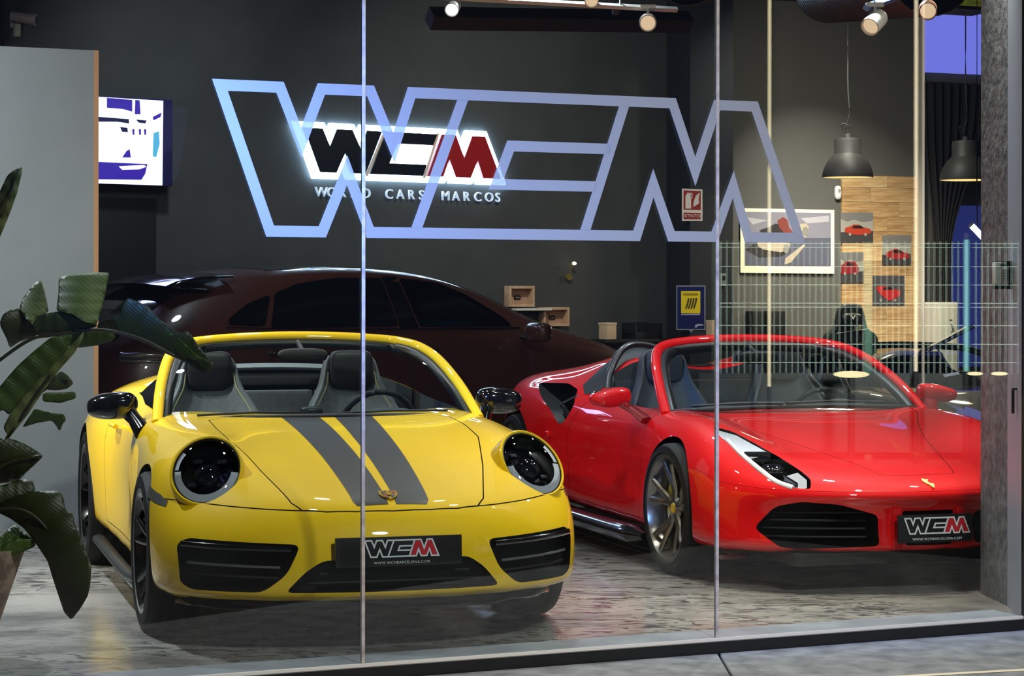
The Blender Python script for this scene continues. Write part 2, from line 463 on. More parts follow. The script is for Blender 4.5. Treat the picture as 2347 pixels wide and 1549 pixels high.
# wall camera on the back wall
# ------------------------------------------------------------------ shop front
S1, _ = on(G, 832, 700); S2, _ = on(G, 1643, 700); S3, _ = on(G, 2343, 700)
GZ = 3.9
shop_glass = glass_mat('shop_glass', .062, (246,250,249), fres=True)
for i, (a_, b_) in enumerate(((-2.9,S1-.006),(S1+.006,S2-.006),(S2+.006,S3))):
    structure(fbox('window_%d' % (i+1), G, a_, b_, -.005, .005, .04, GZ, shop_glass))
seal = mat('silicone', (196,188,182), .5); noise_mix(seal, (150,140,140), 20, .3, .7)
for i, u in enumerate((S1, S2)):
    structure(fbox('trim_%d' % (i+2), G, u-.0065, u+.0065, -.008, .008, .04, GZ, seal))
curb = mat('curb_alu', (128,134,143), .4, metal=.0); noise_mix(curb, (106,112,122), 6, .35, .65)
structure(fbox('trim_4', G, -2.95, S3+.0, .0, .21, -.02, .05, curb))
structure(fbox('trim_5', G, -2.95, S3+1.5, -.012, .0, .040, .052, mat('white_bead', (215,212,205), .5)))
blackf = mat('frame_black', (12,12,14), .35)
structure(fbox('trim_6', G, -2.95, S3+1.5, -.030, -.0, -.035, .040, blackf))
structure(fbox('trim_7', G, S3, S3+.25, -.03, .004, .04, GZ, blackf))
# pavement outside: slabs with an open joint
pave = mat('paving_concrete', (150,152,150), .75); noise_mix(pave, (104,106,106), 9, .35, .7, 12, bump=.4)
gr = structure(prism('ground', [(-12,-6),(16,-6),(16,14.5),(fr(G,7,-.031,0).x,fr(G,7,-.031,0).y),(fr(G,-8,-.031,0).x,fr(G,-8,-.031,0).y)], -.30, -.08, mat('road_grey', (22,22,24), .85)))
def slab(x0, x1, ya=6.6):
    p = [(x0,ya),(x1,ya),(x1,8.54+x1/2.25-.036),(x0,8.54+x0/2.25-.036)]
    o = prism('paving_slab', p, -.08, -.006, pave, gr); md = o.modifiers.new('b', 'BEVEL'); md.width = .004; md.segments = 1
for x0, x1 in ((-2.8,-.98),(-.97,.838),(.848,2.60),(2.61,4.3)): slab(x0, x1)
p0, p1 = at(2020,1549,8.33), at(2347,1530,8.5)
structure(tube('trim_8', [(1.05,8.205,-.004),(1.405,8.31,-.004),(1.99,8.485,-.004),(2.9,8.76,-.004)], .016, mat('joint_cream', (226,214,186), .6), None, 8, .25))
# concrete pillar and metal jamb at the right
pil = mat('pillar_concrete', (122,125,132), .85); noise_mix(pil, (84,87,93), 22, .35, .65, 10, bump=.6)
structure(prism('wall_pillar', [(2.278,10.60),(2.312,10.18),(3.0,10.18),(3.0,10.60)], 0, 4.35, pil))
structure(prism('trim_9', [(2.312,10.178),(2.255,9.60),(2.60,9.78),(2.6,10.178)], .0, 4.35, mat('jamb_bluegrey', (150,158,174), .5)))
# ------------------------------------------------------------------ body shapes (car frame: x forward from the front axle, y left, z up)
def yellow_cage():
    F = [
     [(.80,0,.64),(.90,0,.595),(.962,0,.50),(.985,0,.40),(.975,0,.27),(.94,0,.15)],
     [(.785,.27,.64),(.885,.27,.59),(.945,.27,.50),(.965,.27,.40),(.955,.27,.27),(.92,.27,.15)],
     [(.72,.50,.65),(.815,.50,.59),(.88,.50,.50),(.90,.50,.40),(.895,.50,.27),(.86,.50,.15)],
     [(.59,.67,.665),(.685,.695,.585),(.76,.715,.49),(.78,.725,.40),(.775,.725,.27),(.745,.71,.15)],
     [(.47,.82,.645),(.53,.85,.57),(.575,.875,.49),(.59,.885,.40),(.59,.885,.27),(.56,.865,.15)]]
    S = [
     (.38, [(0,.742),(.27,.75),(.48,.765),(.66,.835),(.845,.735)], [(.895,.63),(.92,.53),(.925,.42),(.915,.28),(.885,.15)]),
     (.08, [(0,.80),(.27,.805),(.50,.82),(.67,.865),(.85,.79)], [(.90,.67),(.925,.55),(.925,.42),(.91,.28),(.88,.15)]),
     (-.22,[(0,.85),(.27,.855),(.50,.86),(.68,.885),(.845,.83)], [(.89,.72),(.915,.58),(.91,.42),(.90,.28),(.87,.15)]),
     (-.50,[(0,.885),(.27,.885),(.50,.885),(.69,.895),(.83,.85)], [(.87,.75),(.885,.60),(.88,.44),(.89,.28),(.87,.15)]),
     (-.80,[(0,.92),(.27,.92),(.50,.915),(.70,.91),(.815,.865)], [(.85,.77),(.86,.62),(.855,.45),(.875,.28),(.865,.16)]),
     (-1.25,[(0,.96),(.27,.96),(.50,.95),(.71,.925),(.80,.88)], [(.84,.79),(.85,.63),(.85,.46),(.875,.28),(.865,.16)]),
     (-1.65,[(0,1.02),(.27,1.02),(.50,1.0),(.70,.95),(.80,.895)], [(.85,.80),(.865,.64),(.865,.47),(.88,.29),(.87,.16)]),
     (-1.95,[(0,1.07),(.27,1.065),(.50,1.045),(.69,.985),(.83,.92)], [(.895,.80),(.915,.64),(.91,.48),(.90,.30),(.88,.17)]),
     (-2.30,[(0,1.07),(.27,1.065),(.50,1.04),(.68,.99),(.85,.91)], [(.93,.79),(.96,.64),(.955,.48),(.935,.32),(.90,.18)]),
     (-2.65,[(0,1.01),(.27,1.0),(.50,.985),(.67,.96),(.84,.88)], [(.92,.77),(.955,.63),(.95,.48),(.93,.32),(.89,.19)]),
     (-3.00,[(0,.93),(.27,.925),(.50,.915),(.66,.89),(.80,.82)], [(.87,.73),(.90,.61),(.895,.47),(.88,.33),(.86,.21)])]
    Rr = [
     [(-3.36,0,.84),(-3.44,0,.74),(-3.50,0,.62),(-3.54,0,.48),(-3.50,0,.34),(-3.42,0,.22)],
     [(-3.35,.27,.835),(-3.43,.27,.74),(-3.49,.27,.62),(-3.53,.27,.48),(-3.49,.27,.34),(-3.41,.27,.22)],
     [(-3.32,.50,.82),(-3.38,.50,.73),(-3.44,.50,.62),(-3.47,.50,.48),(-3.43,.50,.34),(-3.35,.50,.22)],
     [(-3.26,.65,.80),(-3.30,.67,.72),(-3.34,.68,.61),(-3.36,.69,.48),(-3.33,.69,.34),(-3.27,.68,.22)],
     [(-3.16,.76,.78),(-3.17,.80,.70),(-3.19,.83,.60),(-3.20,.84,.48),(-3.18,.83,.34),(-3.14,.81,.22)]]
    return cage(F, S, Rr)
def red_cage():
    F = [
     [(1.00,0,.578),(1.125,0,.500),(1.120,0,.462),(1.045,0,.41),(1.055,0,.25),(1.13,0,.16)],
     [(.985,.22,.580),(1.113,.22,.500),(1.108,.22,.460),(1.035,.22,.41),(1.045,.22,.25),(1.12,.22,.16)],
     [(.91,.47,.585),(1.035,.49,.505),(1.035,.49,.462),(.975,.49,.41),(.98,.49,.25),(1.05,.49,.155)],
     [(.745,.74,.60),(.845,.765,.525),(.860,.77,.465),(.83,.77,.40),(.84,.77,.25),(.88,.775,.145)],
     [(.55,.87,.62),(.60,.90,.55),(.63,.92,.47),(.635,.925,.38),(.64,.925,.25),(.64,.915,.13)]]
    S = [
     (.40, [(0,.685),(.27,.685),(.47,.655),(.71,.76),(.87,.71)], [(.935,.61),(.96,.50),(.965,.40),(.96,.26),(.93,.13)]),
     (.10, [(0,.745),(.33,.745),(.50,.715),(.71,.82),(.87,.77)], [(.94,.66),(.965,.54),(.965,.42),(.955,.26),(.92,.13)]),
     (-.20,[(0,.79),(.36,.79),(.53,.765),(.71,.84),(.86,.79)], [(.925,.69),(.95,.57),(.945,.42),(.94,.26),(.91,.13)]),
     (-.48,[(0,.82),(.28,.82),(.52,.815),(.72,.83),(.845,.79)], [(.895,.70),(.915,.58),(.915,.43),(.92,.26),(.90,.13)]),
     (-.80,[(0,.84),(.28,.84),(.54,.83),(.73,.825),(.83,.79)], [(.87,.71),(.885,.59),(.89,.44),(.92,.27),(.90,.13)]),
     (-1.20,[(0,.85),(.28,.86),(.52,.85),(.73,.83),(.82,.80)], [(.86,.72),(.88,.60),(.89,.45),(.92,.27),(.90,.13)]),
     (-1.55,[(0,.92),(.28,.95),(.50,.98),(.72,.86),(.83,.82)], [(.88,.74),(.90,.61),(.90,.46),(.925,.28),(.905,.13)]),
     (-1.85,[(0,1.00),(.25,1.08),(.47,1.13),(.70,.94),(.86,.86)], [(.925,.77),(.94,.63),(.93,.47),(.93,.29),(.91,.14)]),
     (-2.20,[(0,.97),(.25,1.04),(.46,1.09),(.69,.95),(.88,.89)], [(.95,.79),(.965,.64),(.96,.48),(.95,.30),(.92,.15)]),
     (-2.60,[(0,.93),(.25,.97),(.46,1.00),(.68,.965),(.88,.92)], [(.955,.80),(.975,.66),(.975,.5),(.96,.34),(.92,.17)]),
     (-2.95,[(0,.91),(.25,.93),(.46,.95),(.66,.955),(.84,.90)], [(.92,.79),(.95,.66),(.95,.5),(.93,.36),(.90,.19)])]
    Rr = [
     [(-3.20,0,.93),(-3.34,0,.86),(-3.36,0,.74),(-3.38,0,.56),(-3.36,0,.38),(-3.30,0,.20)],
     [(-3.20,.25,.93),(-3.33,.25,.86),(-3.35,.25,.74),(-3.37,.25,.56),(-3.35,.25,.38),(-3.29,.25,.20)],
     [(-3.18,.46,.93),(-3.29,.46,.86),(-3.31,.46,.74),(-3.33,.46,.56),(-3.31,.46,.38),(-3.25,.46,.20)],
     [(-3.14,.64,.92),(-3.22,.67,.85),(-3.25,.69,.74),(-3.26,.70,.56),(-3.24,.70,.38),(-3.19,.68,.20)],
     [(-3.07,.77,.89),(-3.10,.82,.82),(-3.12,.85,.72),(-3.13,.86,.56),(-3.12,.85,.38),(-3.09,.83,.20)]]
    return cage(F, S, Rr)
YEL = (-.728, 9.685, .284); RED = (1.712, 11.608, .2991)
def pose(o, c): o.location = (c[0], c[1], 0); o.rotation_euler = (0, 0, c[2]-math.pi/2)
# ------------------------------------------------------------------ shared materials
leather = mat('grey_leather', (88,92,96), .55)
noise_mix(leather, (76,80,84), 40, .3, .7)
blackglo = mat('gloss_black', (8,8,9), .12, coat=1)
blackmat = mat('matt_black', (10,10,11), .6)
rubber = mat('tyre_rubber', (12,12,13), .7, spec=.3)
dark_trim = mat('dark_trim', (26,28,31), .4)
chrome = mat('polished_steel', (200,205,210), .12, metal=1)
mirrorm = mat('mirror_glass', (190,195,200), .03, metal=1)
white_p = mat('white_plastic', (215,213,208), .4)
CAR_GLASS = glass_mat('windscreen_glass', .045, (225,232,230))
# ------------------------------------------------------------------ the dealer's letter logo, unit height
_L0 = [(0,2.248),(.276,2.248),(.345,2.08),(.41,2.248),(.635,2.248),(.714,2.071),(.774,2.248),(1.935,2.248),(2.025,2.012),(2.112,2.248),(2.317,2.248),(2.548,1.668),(2.256,1.668),(2.2,1.85),(2.129,1.668),(1.901,1.668),(1.834,1.846),(1.773,1.668),(.606,1.668),(.527,1.868),(.443,1.668),(.209,1.668)]
LOGO = [((x-1.27)/.58, (y-1.958)/.58) for x, y in _L0]
def _n(p): return ((p[0]-1.27)/.58, (p[1]-1.958)/.58)
LD1 = [_n((1.017,2.248)), _n((.795,1.668))]; LD2 = [_n((1.715,2.248)), _n((1.515,1.668))]
LNOTCH = [_n((1.640,2.055)), _n((1.190,2.055)), _n((1.112,1.862)), _n((1.575,1.862))]
LW = LOGO[:7]+[LD1[0], LD1[1]]+LOGO[18:]
LC = [LD1[0], LD2[0], LNOTCH[0], LNOTCH[1], LNOTCH[2], LNOTCH[3], LD2[1], LD1[1]]
LM = [LD2[0]]+LOGO[7:18]+[LD2[1]]
def seg_poly(a, b, t):
    a, b = Vector(a), Vector(b); d = (b-a).normalized(); n = Vector((-d.y, d.x))*t/2
    return [tuple(a+n), tuple(b+n), tuple(b-n), tuple(a-n)]
def logo_frame_bm(bm, t, lo, hi, s=1.0, ctr=(0,0)):
    """stroke version of the logo: outline ring, two slanted dividers and the notch of the C; in local x,z with depth along y"""
    def F(p): return (p[0]*s+ctr[0], p[1]*s+ctr[1])
    outer = LOGO; inner = inset(outer, t)
    n = len(outer)
    for i in range(n):
        j = (i+1) % n
        quad = [outer[i], outer[j], inner[j], inner[i]]
        prism_bm(bm, [F(q) for q in quad], lo, hi, 'Y')
    e = .15*t
    for a, b in (LD1, LD2):
        A, B = Vector(a), Vector(b); d = (B-A).normalized()
        h = t/abs(d.x*0+ d.y)
        prism_bm(bm, [F((A.x-h*.5+d.x*t, A.y+d.y*t)), F((A.x+h*.5+d.x*t, A.y+d.y*t)), F((B.x+h*.5-d.x*t, B.y-d.y*t)), F((B.x-h*.5-d.x*t, B.y-d.y*t))], lo+e*0, hi, 'Y')
    nt = [LNOTCH[0], LNOTCH[1], LNOTCH[2], LNOTCH[3]]; ni = inset(nt, t); n2 = nt
    for i in (0, 1, 2):
        prism_bm(bm, [F(q) for q in (n2[i], n2[i+1], ni[i+1] if i+1 < 3 else (LNOTCH[3][0]-.0, ni[3][1]), ni[i] if i else (LNOTCH[0][0], ni[0][1]))], lo, hi, 'Y')
def plate(parent, loc, rot, w=.52, h=.115, with_tag=True):
    """number plate part showing the dealer logo and address; faces local -y"""
    p = bpy.data.objects.new('number_plate', None)
    bm = bmesh.new(); box_bm(bm, (0,0,0), (w,.012,h), bevel=.003)
    pl = frombm('number_plate', bm, mat('plate_black', (14,15,17), .3, coat=.5), parent, 30)
    pl.location = loc; pl.rotation_euler = rot
    s = h*.60; cx, cz = .02*w, h*.10
    bm = bmesh.new(); logo_frame_bm(bm, .085, -.0085, -.006, s, (cx, cz)); o = frombm('logo_outline', bm, mat('logo_silver', (205,208,212), .35), pl)
    bm = bmesh.new(); prism_bm(bm, [(a*s+cx, b*s+cz) for a, b in inset(LM, .06)], -.0080, -.006, 'Y'); frombm('logo_letter', bm, mat('logo_red', (178,30,44), .35), pl)
    text('web_address', 'WWW.WCMBARCELONA.COM', h*.125, mat('logo_silver'), pl, (cx, -.0068, -h*.38), extrude=.0005, spacing=1.15)
    bpy.data.objects.remove(p)
    return pl
# ------------------------------------------------------------------ generic car parts
def superpod_bm(bm, c, r, e=2.6, n=28, m=16, rot=None):
    def sp(v, k): return math.copysign(abs(v)**k, v)
    k = 2/e; rings = []
    Mx = Matrix.Translation(c) @ (rot.to_matrix().to_4x4() if rot else Matrix())
    for i in range(m+1):
        a = -math.pi/2+math.pi*i/m
        if i in (0, m): rings.append([bm.verts.new(Mx @ Vector((0,0,r[2]*math.copysign(1,a))))]*n); continue
        rings.append([bm.verts.new(Mx @ Vector((r[0]*sp(math.cos(a),k)*sp(math.cos(b),k), r[1]*sp(math.cos(a),k)*sp(math.sin(b),k), r[2]*sp(math.sin(a),k)))) for b in [2*math.pi*j/n for j in range(n)]])
    for i in range(m):
        for j in range(n):
            f = []
            for v in (rings[i][j], rings[i][(j+1)%n], rings[i+1][(j+1)%n], rings[i+1][j]):
                if v not in f: f.append(v)
            bm.faces.new(f)
def superpod(name, c, r, m, parent, e=2.6, rot=None, fn=None):
    bm = bmesh.new(); superpod_bm(bm, c, r, e, rot=rot)
    if fn:
        for v in bm.verts: v.co = fn(v.co)
    return frombm(name, bm, m, parent, 60)
def wheel(parent, x, y, z, rad, wid, rim, side, rim_m, style='twin', cap=None, cal=None, nsp=5, a0=.3):
    M = Matrix.Translation((x, y, z)) @ Matrix.Rotation(-side*math.pi/2, 4, 'X')
    h = wid/2
    prof = [(rim,-h*.86),(rim+.02,-h*.96),(rad-.05,-h),(rad-.016,-h*.93),(rad-.003,-h*.75)]
    for g in (-.5,-.17,.17,.5):
        prof += [(rad,(g-.12)*h),(rad-.007,(g-.10)*h),(rad-.007,(g-.04)*h),(rad,(g-.02)*h)]
    prof += [(rad-.003,h*.75),(rad-.016,h*.93),(rad-.05,h),(rim+.02,h*.96),(rim,h*.86),(rim-.004,h*.7),(rim-.004,-h*.7),(rim,-h*.86)]
    t = lathe('tyre', prof, rubber, parent, 56, M, 40)
    bm = bmesh.new()
    lathe_bm(bm, [(rim-.004,-h*.8),(rim+.008,-h*.88),(rim+.004,-h*.9),(rim-.03,-h*.6),(rim-.045,h*.2),(rim-.022,h*.72),(rim-.006,h*.92),(rim+.012,h*.94),(rim+.012,h*.88),(rim-.004,h*.8)], 56, M=M)
    hub_h = h*.45
    for k in range(nsp):
        a = a0+2*math.pi*k/nsp
        if style == 'twin':
            for s in (-1, 1):
                da = s*.30; P = []
                for q, (rr, dd, hh) in enumerate(((.045,.04,hub_h),(.35,.12,hub_h+.004),(.70,.20,h*.66),(1.0,.225,h*.80))):
                    ang = a+s*dd; r0 = .035+(rim-.028-.035)*rr
                    P.append(M @ Vector((r0*math.cos(ang), r0*math.sin(ang), hh)))
                tube_bm(bm, catmull(P, 4), .014, 8, .8, up=(0,side,0), radii=[.022-.006*i/12 for i in range(13)])
        else:
            P = [M @ Vector(((.03+(rim-.055)*rr)*math.cos(a+dd), (.03+(rim-.055)*rr)*math.sin(a+dd), hh)) for rr, dd, hh in ((0,0,hub_h),(.5,.03,h*.6),(1,.05,h*.78))]
            tube_bm(bm, catmull(P, 4), .013, 8, 1.2, up=(0,side,0))
    lathe_bm(bm, [(0,hub_h+.012),(.05,hub_h+.012),(.068,hub_h-.004),(.070,hub_h-.06),(0,hub_h-.06)], 24, M=M)
    frombm('rim', bm, rim_m, t, 40)
    lathe('brake_disc', [(.06,-.035),(.185,-.035),(.185,-.007),(.06,-.007),(.06,-.035)], mat('disc_steel', (95,96,98), .35, metal=1), t, 40, M)
    lathe('hub_cap', [(0,hub_h+.02),(.024,hub_h+.019),(.03,hub_h+.012),(.03,hub_h)], cap or dark_trim, t, 20, M)
    bm = bmesh.new()
    lathe_bm(bm, [(.12,-.055),(.205,-.055),(.215,-.02),(.205,.022),(.125,.022),(.12,-.055)], 14, M=M, a0=math.pi*.80 if side < 0 else -.6, a1=math.pi*1.2 if side < 0 else .6)
    frombm('brake_caliper', bm, cal or dark_trim, t, 40)
    return t
def sport_seat(parent, x, y, zc, lean=.27, m=None, trim=None, top=1.13, piping=True):
    """one-piece bucket seat; x = hinge of the backrest, y = centre, zc = height of the cushion"""
    m = m or leather
    H = top-zc; rows = []
    # half widths, bolster depth along the height
    prof = [(0,.25,.10),(.12,.265,.12),(.28,.275,.125),(.45,.265,.11),(.58,.245,.075),(.68,.20,.045),(.76,.165,.035),(.86,.15,.035),(.95,.138,.03),(1.0,.11,.01)]
    K = 14
    def pt(t, hw, bd, u, th):
        a = abs(u); yy = hw*math.copysign(min(1, a*1.02), u)
        f = bd*(max(0, a-.45)/.55)**1.6
        xx = x-lean*H*t**1.1 + f - .03*(1-a*a)
        return Vector((xx+th, y+yy, zc+H*t))
    vs, fs = [], []
    for t, hw, bd in prof:
        fr = [pt(t,hw,bd,-1+2*k/K,0) for k in range(K+1)]
        bk = [pt(t,hw,bd*.5,1-2*k/K,-.10 if t < .95 else -.06) for k in range(K+1)]
        vs += fr+bk
    n = 2*(K+1)
    for i in range(len(prof)-1):
        for k in range(n): fs.append((i*n+k, i*n+(k+1)%n, (i+1)*n+(k+1)%n, (i+1)*n+k))
    fs.append(tuple(range((len(prof)-1)*n, len(prof)*n)))
    o = mk('seat', vs, fs, m, parent, 60)
    md = o.modifiers.new('s', 'SUBSURF'); md.levels = 1; md.render_levels = 1
    bm = bmesh.new(); superpod_bm(bm, (x+.24, y, zc+.0), (.27,.24,.09), 3.2)
    for v in bm.verts:
        u = abs(v.co.y-y)/.24
        v.co.z += .06*max(0,u-.55)/.45
    frombm('seat_cushion', bm, m, o, 60)
    # headrest face panel
    superpod('headrest', (x-lean*H*.88+.005, y, zc+H*.88), (.03,.115,.10), trim or m, o, 5)
    for s in (-1,1) if piping else ():
        P = [pt(t,hw,bd,s*.80,.004) for t, hw, bd in prof[1:8]]
        tube('piping', catmull(P, 3), .004, mat('seat_stitching', (150,148,110), .6), o, 5)
    return o
def steering(parent, c, r=.18, tilt=25, m=None):
    M = Matrix.Translation(c) @ Matrix.Rotation(R(-90+tilt), 4, 'Y')
    pts = [M @ Vector((r*math.cos(a), r*math.sin(a), 0)) for a in [2*math.pi*k/36 for k in range(36)]]
    o = tube('steering_wheel', pts, .015, m or blackmat, parent, 8, closed=True, up=(0,1,.2))
    for a in (math.pi/2, -math.pi/2, math.pi):
        tube('spoke', [M @ Vector((0,0,-.02)), M @ Vector((r*.97*math.cos(a), r*.97*math.sin(a), 0))], .016, dark_trim, o, 6, .4)
    lathe('hub', [(0,.012),(.04,.01),(.062,-.01),(.05,-.05),(0,-.05)], dark_trim, o, 24, M)
    cyl('column', M @ Vector((0,0,-.03)), M @ Vector((0,0,-.28)), .028, blackmat, o)
    return o
# ------------------------------------------------------------------ yellow convertible
def lamp_frame(s):
    c = Vector((.480,s*.693,.705)); n = Vector((.74,s*.26,.60)).normalized(); w_ = Vector((0,0,1)).cross(n).normalized(); u = n.cross(w_).normalized()
    c = c+n*.026
    M = Matrix(((w_.x,u.x,n.x,c.x),(w_.y,u.y,n.y,c.y),(w_.z,u.z,n.z,c.z),(0,0,0,1)))
    return M, M @ Matrix.Diagonal((.142,.160,1,1))
def build_yellow():
    car = thing('convertible_car', 'bright yellow open sports convertible with two dark grey bonnet stripes behind the shop glass', 'car'); pose(car, YEL)
    base = yellow_cage(); surf = Surf(base)
    paint = mat('yellow_paint', (236,192,16), .5, coat=1, spec=.15, coat_rough=.02)
    well = mat('wheel_well', (5,5,5), .8); cabin = mat('cabin_trim', (52,56,60), .6); intake = mat('intake_black', (6,6,7), .35)
    gapm = mat('panel_gap', (20,18,4), .7)
    base.materials.append(paint)
    bm = bmesh.new()
    for s in (1,-1):
        cyl_bm(bm, (0,s*.56,.352), (0,s*1.2,.352), .366, n=72); cyl_bm(bm, (-2.45,s*.56,.37), (-2.45,s*1.2,.37), .385, n=72)
    wells = to_me(bm, [well])
    half = [(-.53,0),(-.57,.25),(-.64,.48),(-.72,.66),(-.82,.735),(-1.3,.74),(-1.72,.71),(-1.98,.60),(-2.07,.45),(-2.10,0)]
    tub = half+[(x,-y) for x, y in half[-2:0:-1]]
    bm = bmesh.new(); prism_bm(bm, tub, .33, 1.7, 'Z'); tubm = to_me(bm, [cabin])
    bm = bmesh.new()
    prism_bm(bm, roundpoly([(-.445,.262),(-.37,.345),(-.30,.392),(.30,.392),(.37,.345),(.445,.262)], .03), .80, 1.3, 'X')
    side = roundpoly([(.385,.455),(.80,.468),(.84,.44),(.828,.285),(.79,.262),(.53,.262),(.44,.335)], .035)
    prism_bm(bm, side, .52, 1.3, 'X'); prism_bm(bm, [(-a,b) for a, b in side], .52, 1.3, 'X')
    for sg in (1,-1):
        M_, E_ = lamp_frame(sg); lathe_bm(bm, [(0,-.085),(1.05,-.085),(1.05,.25),(0,.25)], 64, M=E_)
    ints = to_me(bm, [intake])
    B = boolean(base, wells); B = boolean(B, tubm); B = boolean(B, ints)
    # panels
    hh = [(.895,0),(.888,.15),(.872,.27),(.845,.365),(.80,.40),(.52,.475),(.17,.55),(-.12,.565),(-.38,.56),(-.46,.50),(-.475,.3),(-.48,0)]
    hood = hh+[(x,-y) for x, y in hh[-2:0:-1]]
    def panel(B, fn, gap_fn, name, ren={}):
        a = boolean(B.copy(), to_me(*fn)); return a
    def prism_me(poly, lo, hi, ax):
        bm = bmesh.new(); prism_bm(bm, poly, lo, hi, ax); return to_me(bm, [gapm])
    hood_me = boolean(B.copy(), prism_me(hood, .50, 1.5, 'Z'), 'INTERSECT')
    B = boolean(B, prism_me(inset(hood, -.005), .50, 1.5, 'Z'))
    seam = [(.20,-.2),(1.3,-.2),(1.3,.72),(.93,.72),(.90,.596),(.86,.580),(.76,.588),(.54,.605),(.20,.605)]
    bump_me = boolean(B.copy(), prism_me(seam, -1.2, 1.2, 'Y'), 'INTERSECT')
    B = boolean(B, prism_me(inset(seam, -.004), -1.2, 1.2, 'Y'))
    split = [(.30,-.2),(1.3,-.2),(1.3,.226),(.30,.226)]
    bsm = prism_me(split, -.79, .79, 'Y')
    lip_me = boolean(bump_me.copy(), bsm, 'INTERSECT'); bump_me = boolean(bump_me, bsm)
    doors = []
    dpoly = roundpoly([(-.66,.30),(-.62,.70),(-.70,.95),(-1.72,.98),(-1.82,.70),(-1.74,.30)], .06)
    for s in (1,-1):
        lo, hi = (.72,1.2) if s > 0 else (-1.2,-.72)
        doors.append(boolean(B.copy(), prism_me(dpoly, lo, hi, 'Y'), 'INTERSECT'))
        B = boolean(B, prism_me(inset(dpoly, -.004), lo-.01*(s>0), hi+.01*(s<0), 'Y'))
    def put(me, nm, **ren):
        r = split_mat(me, {'yellow_paint': nm, 'wheel_well': 'wheel_arch_liner', 'cabin_trim': 'cabin_lining', 'intake_black': 'air_intake', 'panel_gap': 'panel_edge', **ren}, nm, car, surf)
        main = r.get('yellow_paint')
        for k, o in r.items():
            if o is not main and main is not None: o.parent = main
        return main
    put(B, 'body_shell'); hd = put(hood_me, 'bonnet'); bp = put(bump_me, 'front_bumper')
    for d in doors: put(d, 'door')
    lip_me.materials.clear(); lip_me.materials.append(blackglo)
    for p in lip_me.polygons: p.material_index = 0
    fixnormals(lip_me, surf); link('front_lip', lip_me, car)
    # lower splitter blade
    P = []
    for k in range(-20, 21):
        y = .80*k/20; l, n = surf.ray((3, y, .20), (-1,0,0))
        P.append(Vector((l.x+.012, y, .175)))
    tube('front_splitter', P, .022, blackglo, car, 10, .45)
    # grille blades in the outer intakes
    for s in (1,-1):
        for zz, rr, mm, dx in ((.435,.014,blackglo,.008),(.36,.006,mat('blade_grey', (120,122,125), .3, metal=.6),.03),(.315,.006,blackmat,.05)):
            P = []
            for k in range(9):
                y = s*(.42+.40*k/8) if zz > .4 else s*(.46+.34*k/8); l, n = surf.ray((3, y, zz), (-1,0,0)); P.append(Vector((l.x-dx, y, zz+.008*k/8)))
            tube('intake_blade', P, rr, mm, bp, 8)
    for zz in (.30,.335,.37):
        box('grille_slat', (.915,0,zz), (.01,.72 if zz < .33 else .62,.008), blackmat, bp)
    # stripes
    sm = mat('stripe_grey', (32,33,35), .5, spec=.3, coat=.12, coat_rough=.25)
    for s in (1,-1):
        st = [(.868,.016),(.868,.145),(.84,.158),(.6,.168),(.3,.18),(0,.192),(-.30,.205),(-.470,.213),(-.470,.036),(-.2,.030),(.3,.022)]
        st = [(x, y*s) for x, y in st]
        decal('bonnet_stripe', surf, st, 'Z-', sm, hd, .0012, .03)['label'] = 'dark grey satin bonnet stripe'
    # crest
    l, n = surf.ray((.80,0,3), (0,0,-1)); q = n.to_track_quat('Z','X'); f = Vector((1,0,0)); f = (f-n*f.dot(n)).normalized(); t = n.cross(f)
    M = Matrix((( f.x,t.x,n.x,l.x),(f.y,t.y,n.y,l.y),(f.z,t.z,n.z,l.z),(0,0,0,1)))
    sh = [(-.036,.034),(-.03,.0),(-.036,-.034)][::1]
    shield = [(-.040,0),(-.034,.036),(-.005,.040),(.02,.030),(.042,.010),(.050,0),(.042,-.010),(.02,-.030),(-.005,-.040),(-.034,-.036)]
    bm = bmesh.new(); prism_bm(bm, shield, 0, .006, 'Z'); bm.transform(M); cr = frombm('crest', bm, mat('crest_gold', (215,178,70), .25, metal=.9), hd)
    for i, pl in enumerate(([(-.03,.006),(-.03,.028),(-.008,.030),(-.008,.006)],[(.004,-.006),(.004,-.028),(.024,-.020),(.036,-.006)],[(.004,.006),(.036,.006),(.024,.020),(.004,.028)],[(-.03,-.006),(-.008,-.006),(-.008,-.030),(-.03,-.028)])):
        bm = bmesh.new(); prism_bm(bm, pl, .0062, .0072, 'Z'); bm.transform(M); frombm('crest_field', bm, mat('crest_red', (120,14,18), .4) if i < 2 else mat('crest_dark', (40,26,12), .4), cr)
    bm = bmesh.new(); prism_bm(bm, [(a*.35,b*.35) for a, b in shield], .0074, .009, 'Z'); bm.transform(M); frombm('crest_centre', bm, mat('crest_gold'), cr)
    # headlights
    for s in (1,-1):
        M, E = lamp_frame(s)
        h = lathe('headlight', [(1.12,-.115),(1.09,-.004),(1.07,.010),(1.03,.014),(.99,.010),(.985,-.01)], paint, car, 64, E, 50)
        lathe('seal_ring', [(1.0,-.02),(1.0,.008),(.965,.010),(.955,-.02)], blackmat, h, 64, E)
        lathe('reflector_bowl', [(.99,-.004),(.97,-.02),(.75,-.055),(.0,-.07)], mat('lamp_black', (14,14,16), .25, metal=.3), h, 48, E)
        lathe('light_guide', [(.97,-.004),(.76,.004),(.74,.010),(.95,.006)], mat('lamp_grey', (225,228,232), .35, metal=.2), h, 64, E, a0=math.pi*(1.02), a1=math.pi*1.98)
        lathe('light_guide', [(.96,-.004),(.84,.002),(.82,.008),(.94,.006)], mat('lamp_grey'), h, 24, E, a0=math.pi*(.80 if s < 0 else .0), a1=math.pi*(1.0 if s < 0 else .2))
